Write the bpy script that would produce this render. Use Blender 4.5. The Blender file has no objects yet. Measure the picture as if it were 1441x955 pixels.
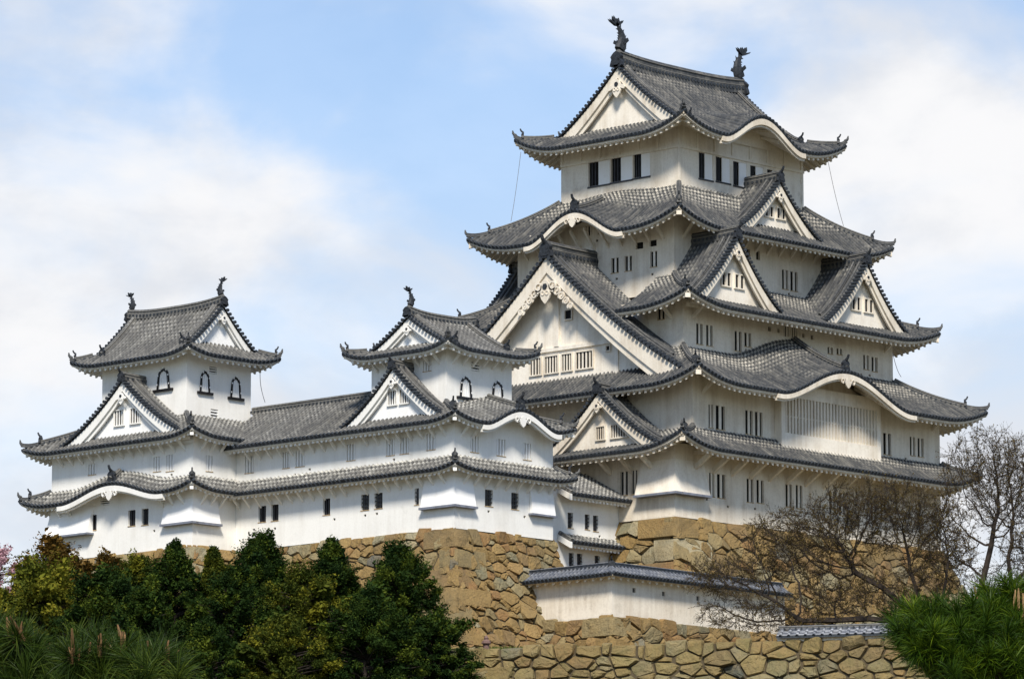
import bpy, math, random
import numpy as np
from mathutils import Vector

# ------------------------------------------------------------------ camera, light, exposure
scene = bpy.context.scene
PHI, PIT, FPX = math.radians(43.1), math.radians(8.95), 7100.0     # heading, pitch, focal length in 1441-wide pixels
FWH = np.array([math.cos(PHI), math.sin(PHI), 0.0])
RGT = np.array([math.sin(PHI), -math.cos(PHI), 0.0])
ZUP = np.array([0.0, 0.0, 1.0])
FWD = FWH * math.cos(PIT) + ZUP * math.sin(PIT)
CUP = -FWH * math.sin(PIT) + ZUP * math.cos(PIT)
CAM = np.array([-252.589, -221.425, -40.8975])

cam_data = bpy.data.cameras.new('camera')
cam = bpy.data.objects.new('camera', cam_data)
scene.collection.objects.link(cam)
scene.camera = cam
cam.location = CAM.tolist()
cam.rotation_euler = Vector(FWD.tolist()).to_track_quat('-Z', 'Y').to_euler()
cam_data.sensor_width = 36.0
cam_data.lens = 36.0 * FPX / 1441.0
cam_data.clip_start = 0.5
cam_data.clip_end = 12000.0

SUN_EL, SUN_AZ = math.radians(46), math.radians(228)     # azimuth measured from +Y towards +X
sun_data = bpy.data.lights.new('sun', 'SUN')
sun_data.energy = 4.3
sun_data.angle = math.radians(11)
sun_data.color = (1.0, 0.935, 0.83)
sun = bpy.data.objects.new('sun', sun_data)
scene.collection.objects.link(sun)
to_sun = Vector((math.sin(SUN_AZ) * math.cos(SUN_EL), math.cos(SUN_AZ) * math.cos(SUN_EL), math.sin(SUN_EL)))
sun.rotation_euler = to_sun.to_track_quat('Z', 'Y').to_euler()
sun.location = (-120, -120, 160)

scene.view_settings.view_transform = 'Standard'
scene.view_settings.look = 'None'
scene.view_settings.exposure = 0.28
scene.view_settings.gamma = 1.0
scene.view_settings.use_curve_mapping = False


SKY_OFFSET = (3.36, -0.24, 0.56)


def new_world():
    w = bpy.data.worlds.new('World')
    scene.world = w
    w.use_nodes = True
    nt = w.node_tree
    nt.nodes.clear()
    N, Lk = nt.nodes.new, nt.links.new
    out = N('ShaderNodeOutputWorld')
    bg = N('ShaderNodeBackground')
    bg.inputs['Strength'].default_value = 0.108
    sky = N('ShaderNodeTexSky')
    sky.sky_type = 'NISHITA'
    sky.sun_disc = False
    sky.sun_elevation = SUN_EL
    sky.sun_rotation = SUN_AZ
    sky.air_density = 1.0
    sky.dust_density = 0.5
    sky.ozone_density = 2.0
    tc = N('ShaderNodeTexCoord')
    sep = N('ShaderNodeSeparateXYZ')
    Lk(tc.outputs['Generated'], sep.inputs[0])
    mp = N('ShaderNodeMapping')
    mp.inputs['Scale'].default_value = (1.0, 1.0, 1.7)
    mp.inputs['Location'].default_value = SKY_OFFSET
    Lk(tc.outputs['Generated'], mp.inputs['Vector'])

    def noise(scale, detail, rough, dist):
        n = N('ShaderNodeTexNoise')
        n.inputs['Scale'].default_value = scale
        n.inputs['Detail'].default_value = detail
        n.inputs['Roughness'].default_value = rough
        n.inputs['Distortion'].default_value = dist
        Lk(mp.outputs['Vector'], n.inputs['Vector'])
        return n.outputs['Fac']

    def ramp(fac, stops):
        r = N('ShaderNodeValToRGB')
        for e, (p, v) in zip(r.color_ramp.elements, stops):
            e.position = p
            e.color = (v[0], v[1], v[2], 1) if hasattr(v, '__len__') else (v, v, v, 1)
        r.color_ramp.interpolation = 'EASE'
        Lk(fac, r.inputs['Fac'])
        return r.outputs['Color']

    def math_(op, a, b, c=0.0):
        m = N('ShaderNodeMath')
        m.operation = op
        for i, v in enumerate((a, b, c)):
            if isinstance(v, float):
                m.inputs[i].default_value = v
            else:
                Lk(v, m.inputs[i])
        return m.outputs[0]
    # cloud banks stand low; the unseen zenith is cleared to cut ambient light
    cover = ramp(noise(15.0, 7.0, 0.50, 0.25), [(0.33, 0.0), (0.62, 1.0)])
    low = ramp(sep.outputs['Z'], [(0.26, 1.0), (0.50, 0.08)])
    haze = ramp(sep.outputs['Z'], [(0.13, 0.55), (0.215, 0.22)])
    dn = N('ShaderNodeVectorMath')
    dn.operation = 'DOT_PRODUCT'
    dn.inputs[1].default_value = FWH.tolist()
    Lk(tc.outputs['Generated'], dn.inputs[0])
    north = ramp(dn.outputs['Value'], [(0.0, 0.30), (0.7, 1.0)])        # unseen clouds behind the view thinned to deepen wall shade
    inv = math_('SUBTRACT', 1.0, haze)
    cloud = math_('MULTIPLY', math_('MULTIPLY', math_('MULTIPLY_ADD', cover, inv, haze), low), north)
    shade = ramp(noise(21.0, 6.0, 0.55, 0.2), [(0.36, (5.9, 6.1, 6.5)), (0.62, (7.3, 7.3, 7.4))])
    tint = N('ShaderNodeMix')
    tint.data_type = 'RGBA'
    tint.blend_type = 'MULTIPLY'
    tint.inputs['Factor'].default_value = 1.0
    tint.inputs['B'].default_value = (0.90, 1.03, 1.16, 1)
    Lk(sky.outputs['Color'], tint.inputs['A'])
    mx = N('ShaderNodeMix')
    mx.data_type = 'RGBA'
    Lk(shade, mx.inputs['B'])
    Lk(cloud, mx.inputs['Factor'])
    Lk(tint.outputs['Result'], mx.inputs['A'])
    Lk(mx.outputs['Result'], bg.inputs['Color'])
    Lk(bg.outputs['Background'], out.inputs['Surface'])


new_world()
rng = np.random.default_rng(7)
random.seed(7)


def spot(px, py, x=None, y=None, dist=None):
    """Survey helper: where the sight line through a measured photo point meets a wall plane."""
    r = FWD + RGT * ((px - 720.5) / FPX) + CUP * ((477.5 - py) / FPX)
    if x is not None:
        t = (x - CAM[0]) / r[0]
    elif y is not None:
        t = (y - CAM[1]) / r[1]
    else:
        t = dist
    return CAM + t * r


# ------------------------------------------------------------------ materials
class NT:
    def __init__(self, name):
        self.m = bpy.data.materials.new(name)
        self.m.use_nodes = True
        self.t = self.m.node_tree
        self.b = self.t.nodes['Principled BSDF']
        self.b.inputs['Roughness'].default_value = 0.85
        self.b.inputs['Specular IOR Level'].default_value = 0.25

    def n(self, kind, **kw):
        nd = self.t.nodes.new(kind)
        for k, v in kw.items():
            if k in nd.inputs:
                nd.inputs[k].default_value = v
            else:
                setattr(nd, k, v)
        return nd

    def l(self, a, b):
        self.t.links.new(a, b)

    def noise(self, scale, detail=4, rough=0.55, vec=None, scl=None):
        nz = self.n('ShaderNodeTexNoise', Scale=scale, Detail=detail, Roughness=rough)
        if vec is None:
            vec = self.coord()
        if scl is not None:
            mp = self.n('ShaderNodeMapping', Scale=scl)
            self.l(vec, mp.inputs['Vector'])
            vec = mp.outputs['Vector']
        self.l(vec, nz.inputs['Vector'])
        return nz.outputs['Fac']

    def coord(self):
        if not hasattr(self, '_g'):
            self._g = self.n('ShaderNodeNewGeometry').outputs['Position']
        return self._g

    def ramp(self, fac, stops):
        r = self.n('ShaderNodeValToRGB')
        el = r.color_ramp.elements
        while len(el) < len(stops):
            el.new(0.5)
        for e, (p, c) in zip(el, stops):
            e.position = p
            e.color = (c[0], c[1], c[2], 1) if hasattr(c, '__len__') else (c, c, c, 1)
        self.l(fac, r.inputs['Fac'])
        return r.outputs['Color']

    def mix(self, fac, a, b, mode='MIX'):
        m = self.n('ShaderNodeMix', data_type='RGBA', blend_type=mode)
        for sock, v in ((m.inputs['Factor'], fac), (m.inputs['A'], a), (m.inputs['B'], b)):
            if isinstance(v, (int, float)):
                sock.default_value = v
            elif isinstance(v, (tuple, list)):
                sock.default_value = (v[0], v[1], v[2], 1)
            else:
                self.l(v, sock)
        return m.outputs['Result']

    def math(self, op, a, b=0.0, c=None):
        m = self.n('ShaderNodeMath', operation=op)
        for i, v in enumerate((a, b) if c is None else (a, b, c)):
            if isinstance(v, (int, float)):
                m.inputs[i].default_value = v
            else:
                self.l(v, m.inputs[i])
        return m.outputs[0]

    def color(self, c):
        self.l(c, self.b.inputs['Base Color'])

    def bump(self, h, strength=0.4, dist=0.05):
        b = self.n('ShaderNodeBump', Strength=strength, Distance=dist)
        self.l(h, b.inputs['Height'])
        self.l(b.outputs['Normal'], self.b.inputs['Normal'])


def plaster(name, base, stain, amount):
    k = NT(name)
    big = k.noise(0.35, 5, 0.6)
    streak = k.noise(1.0, 5, 0.65, scl=(1.6, 1.6, 0.13))
    fine = k.noise(7.0, 4, 0.6)
    f = k.math('MULTIPLY', big, streak)
    f = k.ramp(f, [(0.20, 0.0), (0.42, 1.0)])
    c = k.mix(k.math('MULTIPLY', f, amount), base, stain)
    c = k.mix(k.math('MULTIPLY', k.ramp(fine, [(0.45, 0.0), (0.75, 1.0)]), amount * 0.35), c, tuple(s * 0.8 for s in stain))
    mould = k.math('MULTIPLY', k.ramp(k.noise(0.9, 6, 0.72), [(0.55, 0.0), (0.72, 1.0)]), k.ramp(k.noise(0.18, 3, 0.5), [(0.42, 0.0), (0.60, 1.0)]))
    c = k.mix(k.math('MULTIPLY', mould, amount * 0.75), c, tuple(v * 0.62 for v in stain))
    k.color(c)
    k.bump(k.noise(3.0, 5, 0.6), 0.25, 0.03)
    return k.m


def tile_mat(name, dark, light, white, thr):
    k = NT(name)
    uv = k.n('ShaderNodeUVMap', uv_map='UVMap')
    sep = k.n('ShaderNodeSeparateXYZ')
    k.l(uv.outputs['UV'], sep.inputs[0])
    at = k.n('ShaderNodeAttribute', attribute_name='plaster_wash')
    ring = k.math('FRACT', k.math('MULTIPLY', sep.outputs['Y'], 2.9))
    ringm = k.ramp(ring, [(0.40, 1.0), (0.52, 0.0)])
    seam = k.ramp(ring, [(0.86, 0.0), (0.97, 1.0)])
    row = k.math('FLOOR', sep.outputs['X'])
    wn = k.n('ShaderNodeTexWhiteNoise', noise_dimensions='2D')
    cmb = k.n('ShaderNodeCombineXYZ')
    k.l(row, cmb.inputs[0])
    k.l(k.math('FLOOR', k.math('MULTIPLY', sep.outputs['Y'], 2.9)), cmb.inputs[1])
    k.l(cmb.outputs[0], wn.inputs['Vector'])
    wr = k.n('ShaderNodeTexWhiteNoise', noise_dimensions='1D')
    k.l(row, wr.inputs['W'])
    patch = k.noise(0.45, 5, 0.62)
    fine = k.noise(6.0, 4, 0.65)
    body = k.mix(k.ramp(fine, [(0.3, 0.0), (0.72, 1.0)]), dark, light)
    body = k.mix(k.math('MULTIPLY', wn.outputs['Value'], 0.30), body, tuple(d * 0.6 for d in dark))
    body = k.mix(k.math('MULTIPLY', wr.outputs['Value'], 0.5), body, light)
    body = k.mix(k.math('MULTIPLY', seam, 0.35), body, (0.014, 0.015, 0.017))
    lich = k.ramp(k.noise(1.3, 6, 0.72), [(0.50, 0.0), (0.74, 1.0)])
    body = k.mix(k.math('MULTIPLY', lich, 0.6), body, (0.20, 0.19, 0.165))
    sv = k.n('ShaderNodeCombineXYZ')
    k.l(k.math('MULTIPLY', row, 3.7), sv.inputs[0])
    k.l(k.math('MULTIPLY', sep.outputs['Y'], 0.55), sv.inputs[1])
    streak = k.ramp(k.noise(1.0, 4, 0.6, vec=sv.outputs[0]), [(0.50, 0.0), (0.68, 1.0)])
    body = k.mix(k.math('MULTIPLY', streak, 0.36), body, tuple(w * 0.45 for w in white))
    chip = k.ramp(k.noise(3.2, 4, 0.7), [(0.40, 0.25), (0.62, 1.0)])
    s = k.math('ADD', k.math('MULTIPLY_ADD', k.ramp(patch, [(0.40, 0.0), (0.72, 1.0)]), 0.42, thr), at.outputs['Fac'])
    s = k.math('MULTIPLY', k.math('MULTIPLY', s, chip), ringm)
    s = k.math('MINIMUM', k.math('MAXIMUM', s, 0.0), 0.95)
    k.color(k.mix(s, body, white))
    k.b.inputs['Roughness'].default_value = 0.62
    k.bump(fine, 0.35, 0.03)
    return k.m


def stone_mat(name, ramp, moss=0.0):
    k = NT(name)
    g = k.n('ShaderNodeNewGeometry')
    c = k.ramp(g.outputs['Random Per Island'], ramp)
    n1 = k.noise(1.3, 6, 0.65)
    n2 = k.noise(6.0, 5, 0.7)
    n3 = k.noise(0.25, 4, 0.6)
    c = k.mix(k.math('MULTIPLY', k.ramp(n1, [(0.35, 0.0), (0.7, 1.0)]), 0.45), c, (0.33, 0.225, 0.088))
    c = k.mix(k.math('MULTIPLY', k.ramp(n2, [(0.5, 0.0), (0.75, 1.0)]), 0.60), c, (0.095, 0.075, 0.048))
    c = k.mix(k.math('MULTIPLY', k.ramp(n3, [(0.48, 0.0), (0.68, 1.0)]), 0.50), c, (0.145, 0.118, 0.066))
    if moss:
        c = k.mix(k.math('MULTIPLY', k.ramp(k.noise(0.8, 5, 0.7), [(0.45, 0.0), (0.7, 1.0)]), moss), c, (0.12, 0.12, 0.045))
    k.color(c)
    k.bump(k.math('ADD', n1, k.math('MULTIPLY', n2, 0.6)), 1.0, 0.20)
    k.b.inputs['Roughness'].default_value = 0.95
    return k.m


def leaf_mat(name, a, b, c=None, rough=0.8, trans=0.25):
    k = NT(name)
    at = k.n('ShaderNodeAttribute', attribute_name='tint')
    g = k.n('ShaderNodeNewGeometry')
    v = k.math('ADD', k.math('MULTIPLY', at.outputs['Fac'], 0.7), k.math('MULTIPLY', g.outputs['Random Per Island'], 0.3))
    stops = [(0.15, a), (0.6, b), (0.95, c or b)]
    col = k.ramp(v, stops)
    k.color(col)
    k.b.inputs['Roughness'].default_value = rough
    k.b.inputs['Specular IOR Level'].default_value = 0.12
    tr = k.n('ShaderNodeBsdfTranslucent')
    k.l(col, tr.inputs['Color'])
    ms = k.n('ShaderNodeMixShader', Fac=trans)
    k.l(k.b.outputs[0], ms.inputs[1])
    k.l(tr.outputs[0], ms.inputs[2])
    k.l(ms.outputs[0], k.t.nodes['Material Output'].inputs['Surface'])
    return k.m


def flat(name, c, rough=0.8, nscale=2.0, var=0.25):
    k = NT(name)
    n = k.noise(nscale, 5, 0.65)
    k.color(k.mix(k.ramp(n, [(0.35, 0.0), (0.7, 1.0)]), tuple(v * (1 - var) for v in c), tuple(min(1, v * (1 + var)) for v in c)))
    k.b.inputs['Roughness'].default_value = rough
    k.bump(n, 0.2, 0.02)
    return k.m


M = {}
M['old_plaster'] = plaster('weathered_plaster', (0.85, 0.785, 0.675), (0.46, 0.36, 0.24), 0.52)
M['white_plaster'] = plaster('white_plaster', (0.89, 0.88, 0.855), (0.60, 0.55, 0.47), 0.24)
M['old_wood'] = plaster('weathered_plastered_timber', (0.78, 0.71, 0.595), (0.42, 0.33, 0.225), 0.6)
M['white_wood'] = plaster('plastered_timber', (0.84, 0.82, 0.77), (0.55, 0.51, 0.44), 0.35)
M['tile'] = tile_mat('grey_roof_tile', (0.026, 0.031, 0.037), (0.082, 0.082, 0.081), (0.60, 0.56, 0.48), -0.12)
M['tile_pale'] = tile_mat('pale_grey_roof_tile', (0.040, 0.043, 0.046), (0.135, 0.13, 0.12), (0.66, 0.64, 0.58), -0.04)
M['tile_blue'] = tile_mat('blue_grey_roof_tile', (0.050, 0.058, 0.075), (0.13, 0.14, 0.165), (0.45, 0.46, 0.48), 0.0)
M['tile_end'] = flat('tile_end', (0.036, 0.042, 0.050), 0.55, 5.0, 0.5)
M['ornament'] = flat('dark_ornament_tile', (0.028, 0.031, 0.036), 0.5, 6.0, 0.5)
M['sill'] = flat('rust_stained_sill', (0.46, 0.33, 0.18), 0.9, 4.0, 0.45)
M['void'] = flat('dark_interior', (0.012, 0.011, 0.010), 0.9)
M['dim'] = flat('dim_interior', (0.11, 0.10, 0.085), 0.9)
M['shutter'] = plaster('white_shutter', (0.86, 0.84, 0.80), (0.6, 0.55, 0.47), 0.25)
M['lacquer'] = flat('black_lacquer', (0.014, 0.013, 0.014), 0.35)
M['iron'] = flat('dark_iron_bar', (0.05, 0.05, 0.055), 0.5)
M['lead'] = flat('grey_blue_board', (0.20, 0.215, 0.26), 0.6)
M['stone'] = stone_mat('golden_stone', [(0.0, (0.267, 0.174, 0.065)), (0.22, (0.210, 0.137, 0.054)), (0.42, (0.324, 0.218, 0.088)), (0.60, (0.244, 0.132, 0.054)),
                                         (0.74, (0.187, 0.145, 0.073)), (0.84, (0.306, 0.241, 0.122)), (0.91, (0.187, 0.179, 0.117)), (0.97, (0.408, 0.358, 0.235)), (0.99, (0.097, 0.107, 0.103))])
M['stone_front'] = stone_mat('mossy_stone', [(0.0, (0.243, 0.180, 0.074)), (0.2, (0.194, 0.145, 0.062)), (0.4, (0.279, 0.216, 0.098)), (0.58, (0.211, 0.132, 0.055)), (0.74, (0.180, 0.158, 0.082)),
                                             (0.88, (0.270, 0.229, 0.129)), (0.94, (0.153, 0.150, 0.101)), (0.99, (0.077, 0.084, 0.078))], 0.5)
M['joint'] = flat('dark_joint', (0.075, 0.058, 0.034), 1.0)
M['bark'] = flat('dark_bark', (0.040, 0.031, 0.025), 0.95, 3.0, 0.4)
M['bark_grey'] = flat('grey_bark', (0.085, 0.072, 0.06), 0.95, 3.0, 0.4)
M['ground'] = None
k = NT('hill_ground')
k.color(k.mix(k.ramp(k.noise(0.15, 6, 0.65), [(0.35, 0.0), (0.65, 1.0)]), (0.06, 0.062, 0.022), (0.13, 0.10, 0.06)))
k.bump(k.noise(1.5, 5, 0.7), 0.6, 0.2)
M['ground'] = k.m
M['grass'] = leaf_mat('short_grass', (0.06, 0.085, 0.018), (0.11, 0.13, 0.03), (0.16, 0.14, 0.05), 0.8, 0.2)
M['dark_leaf'] = leaf_mat('dark_evergreen_leaf', (0.009, 0.024, 0.004), (0.030, 0.056, 0.007), (0.105, 0.130, 0.012))
M['mid_leaf'] = leaf_mat('olive_evergreen_leaf', (0.026, 0.042, 0.005), (0.078, 0.090, 0.009), (0.19, 0.175, 0.014))
M['light_leaf'] = leaf_mat('yellow_green_leaf', (0.055, 0.070, 0.008), (0.13, 0.135, 0.012), (0.23, 0.195, 0.018))
M['rust_leaf'] = leaf_mat('rust_brown_leaf', (0.060, 0.040, 0.008), (0.15, 0.080, 0.014), (0.17, 0.14, 0.02))
M['pink_leaf'] = leaf_mat('pink_blossom', (0.40, 0.22, 0.25), (0.52, 0.32, 0.36), (0.60, 0.44, 0.45))
M['bud_leaf'] = leaf_mat('brown_bud', (0.066, 0.044, 0.018), (0.115, 0.080, 0.024), (0.19, 0.145, 0.032))
M['needle'] = leaf_mat('pine_needle', (0.011, 0.028, 0.003), (0.036, 0.074, 0.005), (0.135, 0.19, 0.009), 0.45, 0.2)
M['shaded_needle'] = leaf_mat('shaded_pine_needle', (0.010, 0.022, 0.004), (0.030, 0.055, 0.007), (0.095, 0.125, 0.016), 0.45, 0.15)  # same pine needle coloured darker, painting in the left pine's shade
M['candle'] = flat('pine_candle', (0.27, 0.17, 0.075), 0.8, 60.0, 0.3)
M['course'] = flat('ridge_plaster_course', (0.22, 0.21, 0.19), 0.9)
M['brown_candle'] = flat('brown_pine_candle', (0.17, 0.095, 0.04), 0.8, 60.0, 0.3)
M['post'] = flat('reddish_granite', (0.16, 0.10, 0.085), 0.9, 8.0, 0.3)


# ------------------------------------------------------------------ mesh collecting
class MB:
    def __init__(self):
        self.V, self.UV, self.A, self.F, self.n = [], [], [], [], 0

    def add(self, V, F, uv=None, att=None, mat=0):
        V = np.asarray(V, float).reshape(-1, 3)
        F = [np.asarray(f, int).reshape(-1, np.asarray(f).shape[-1]) for f in (F if isinstance(F, list) else [F])]
        self.V.append(V)
        self.UV.append(np.zeros((len(V), 2)) if uv is None else np.asarray(uv, float).reshape(-1, 2))
        self.A.append(np.zeros(len(V)) if att is None else np.broadcast_to(np.asarray(att, float).ravel(), (len(V),)))
        for f in F:
            if len(f):
                self.F.append((f + self.n, mat))
        self.n += len(V)

    def build(self, name, mats, parent=None, attr='plaster_wash', smooth=False, base=None):
        mats = mats if isinstance(mats, (list, tuple)) else [mats]
        me = bpy.data.meshes.new(name)
        V = np.concatenate(self.V) if self.V else np.zeros((0, 3))
        org = np.zeros(3)
        if parent is not None:
            q = parent
            while q is not None:
                org += np.array(q.location)
                q = q.parent
        elif base is not None:
            org = np.asarray(base, float)
        V = V - org
        me.vertices.add(len(V))
        me.vertices.foreach_set('co', V.astype(np.float32).ravel())
        idx = np.concatenate([f.ravel() for f, _ in self.F])
        tot = np.concatenate([np.full(len(f), f.shape[1]) for f, _ in self.F])
        mi = np.concatenate([np.full(len(f), m) for f, m in self.F])
        me.loops.add(len(idx))
        me.loops.foreach_set('vertex_index', idx.astype(np.int32))
        me.polygons.add(len(tot))
        st = np.concatenate([[0], np.cumsum(tot)[:-1]])
        me.polygons.foreach_set('loop_start', st.astype(np.int32))
        me.polygons.foreach_set('loop_total', tot.astype(np.int32))
        me.polygons.foreach_set('material_index', mi.astype(np.int32))
        me.polygons.foreach_set('use_smooth', np.full(len(tot), bool(smooth)))
        uvl = me.uv_layers.new(name='UVMap')
        UV = np.concatenate(self.UV)
        uvl.data.foreach_set('uv', UV[idx].astype(np.float32).ravel())
        a = me.attributes.new(attr, 'FLOAT', 'POINT')
        a.data.foreach_set('value', np.concatenate(self.A).astype(np.float32))
        for m in mats:
            me.materials.append(m)
        me.update(calc_edges=True)
        me.validate()
        o = bpy.data.objects.new(name, me)
        scene.collection.objects.link(o)
        if parent is not None:
            o.parent = parent
        else:
            o.location = org.tolist()
        return o


def thing(name, label, cat, loc, group=None):
    o = bpy.data.objects.new(name, None)
    scene.collection.objects.link(o)
    o.location = [float(v) for v in loc]
    o.empty_display_size = 0.5
    tag(o, label, cat, group)
    return o


def tag(o, label, cat, group=None):
    o['label'] = label
    o['category'] = cat
    if group:
        o['group'] = group
    return o


def copy_part(o, shift, parent=None):
    c = o.copy()
    scene.collection.objects.link(c)
    c.parent = parent or o.parent
    c.location = (Vector(o.location) + Vector([float(v) for v in shift]))
    return c


BOXF = np.array([[0, 3, 2, 1], [4, 5, 6, 7], [0, 1, 5, 4], [1, 2, 6, 5], [2, 3, 7, 6], [3, 0, 4, 7]])


def hexa(mb, P, mat=0, uv=None):
    mb.add(P, BOXF, uv=uv, mat=mat)


def obox(mb, o, a, b, c, mat=0):
    o, a, b, c = (np.asarray(v, float) for v in (o, a, b, c))
    hexa(mb, [o, o + a, o + a + b, o + b, o + c, o + a + c, o + a + b + c, o + b + c], mat)


def grid_faces(n, m, off=0):
    i, j = np.meshgrid(np.arange(n - 1), np.arange(m - 1), indexing='ij')
    a = (i * m + j).ravel() + off
    return np.stack([a, a + m, a + m + 1, a + 1], 1)


def sweep(mb, path, prof, mat=0, uvs=False, closed=True):
    """sweep a closed profile [(side, up)...] along a path, kept upright"""
    path = np.asarray(path, float)
    n, prof = len(path), np.asarray(prof, float)
    m = len(prof)
    T = np.gradient(path, axis=0)
    H = T.copy()
    H[:, 2] = 0
    S = np.cross(H, ZUP)
    S /= np.linalg.norm(S, axis=1)[:, None] + 1e-9
    U = np.cross(S, T)
    U /= np.linalg.norm(U, axis=1)[:, None] + 1e-9
    V = path[:, None, :] + prof[None, :, 0, None] * S[:, None, :] + prof[None, :, 1, None] * U[:, None, :]
    i, j = np.meshgrid(np.arange(n - 1), np.arange(m), indexing='ij')
    j2 = (j + 1) % m
    F = np.stack([(i * m + j).ravel(), (i * m + j2).ravel(), ((i + 1) * m + j2).ravel(), ((i + 1) * m + j).ravel()], 1)
    L = np.concatenate([[0], np.cumsum(np.linalg.norm(np.diff(path, axis=0), axis=1))])
    uv = np.stack([np.broadcast_to(np.arange(m)[None, :], (n, m)), np.broadcast_to(L[:, None], (n, m))], 2)
    caps = np.array([list(range(m))[::-1], [(n - 1) * m + q for q in range(m)]])
    mb.add(V, [F, caps], uv=uv, mat=mat)


def tubes(mb, P0, P1, R0, R1, k=5, mat=0, att=None):
    """many tapered straight tubes at once"""
    P0, P1 = np.asarray(P0, float).reshape(-1, 3), np.asarray(P1, float).reshape(-1, 3)
    n = len(P0)
    R0, R1 = np.broadcast_to(R0, (n,)), np.broadcast_to(R1, (n,))
    T = P1 - P0
    T = T / (np.linalg.norm(T, axis=1)[:, None] + 1e-9)
    ref = np.where(np.abs(T[:, 2:3]) > 0.9, np.array([[1.0, 0, 0]]), np.array([[0, 0, 1.0]]))
    A = np.cross(T, ref)
    A /= np.linalg.norm(A, axis=1)[:, None] + 1e-9
    B = np.cross(T, A)
    th = np.arange(k) * 2 * math.pi / k
    D = A[:, None, :] * np.cos(th)[None, :, None] + B[:, None, :] * np.sin(th)[None, :, None]
    V = np.stack([P0[:, None, :] + D * R0[:, None, None], P1[:, None, :] + D * R1[:, None, None]], 1)
    o = np.arange(n)[:, None] * (2 * k)
    j = np.arange(k)[None, :]
    j2 = (j + 1) % k
    F = np.stack([o + j, o + j2, o + k + j2, o + k + j], 2).reshape(-1, 4)
    e1 = (o + k + j)
    e0 = (o + j)[:, ::-1]
    a = None if att is None else np.repeat(att, 2 * k)
    mb.add(V, [F, e1, e0], mat=mat, att=a)


def plate(mb, pts, o, ex, ey, thick, mat=0):
    """flat outline (2-D points) extruded by the vector thick"""
    pts = np.asarray(pts, float)
    o, ex, ey, thick = (np.asarray(v, float) for v in (o, ex, ey, thick))
    f = o + pts[:, :1] * ex + pts[:, 1:2] * ey
    n = len(pts)
    i = np.arange(n)
    i2 = (i + 1) % n
    mb.add(np.concatenate([f, f + thick]), [i[None, ::-1], (i + n)[None, :], np.stack([i, i2, i2 + n, i + n], 1)], mat=mat)
def smooth01(x):
    x = np.clip(x, 0, 1)
    return x * x * (3 - 2 * x)


# ------------------------------------------------------------------ tiled roofs
class Side:
    """one slope of a roof: u runs along the eave, d runs inward from it"""
    def __init__(s, A, e, n, L, depth, z, ulo, uhi, over, skip=None, kara=None):
        s.A, s.e, s.n = np.array([A[0], A[1], 0.0]), np.array([e[0], e[1], 0.0]), np.array([n[0], n[1], 0.0])
        s.L, s.depth, s.z, s.ulo, s.uhi, s.over, s.skip, s.kara = L, depth, z, ulo, uhi, over, skip, kara

    def P(s, u, d, dz=0.0):
        u, d = np.broadcast_arrays(np.asarray(u, float), np.asarray(d, float))
        return s.A + u[..., None] * s.e + d[..., None] * s.n + (s.z(u, d) + dz)[..., None] * ZUP

    def dmax(s, u):
        lo, hi = np.zeros_like(u), np.full_like(u, s.depth)
        ok = lambda d: (u >= s.ulo(d) - 1e-6) & (u <= s.uhi(d) + 1e-6)
        top = ok(hi)
        for _ in range(30):
            m = (lo + hi) / 2
            g = ok(m)
            lo, hi = np.where(g, m, lo), np.where(g, hi, m)
        return np.where(top, s.depth, lo)

    def keep(s, u):
        k = np.ones(len(u), bool)
        if s.skip:
            for a, b in s.skip:
                k &= ~((u > a) & (u < b))
        return k


def skirt_z(z0, z1, depth, la, lb, L, lift, sl, c=0.35, kara=None):
    la_, lb_ = la, lb
    def z(u, d):
        t = d / depth
        tc = np.clip(t, 0, 1)
        base = z0 + (z1 - z0) * ((1 - c) * t + c * t * np.abs(t))
        f = (1 - tc) ** 1.3
        if la_ is not None:
            base = base + lift * f * (1 - np.clip((u - la_ * t) / sl, 0, 1)) ** 2.2
        if lb_ is not None:
            base = base + lift * f * (1 - np.clip(((L - lb_ * t) - u) / sl, 0, 1)) ** 2.2
        if kara:
            uc, hw, H = kara[:3]
            x = np.clip((u - uc) / hw, -1, 1)
            B = H * (0.5 + 0.5 * np.cos(math.pi * x)) ** 0.85
            base = base + B * (1 - (kara[4] if len(kara) > 4 else 0.2) * tc)
        return base
    return z


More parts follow.
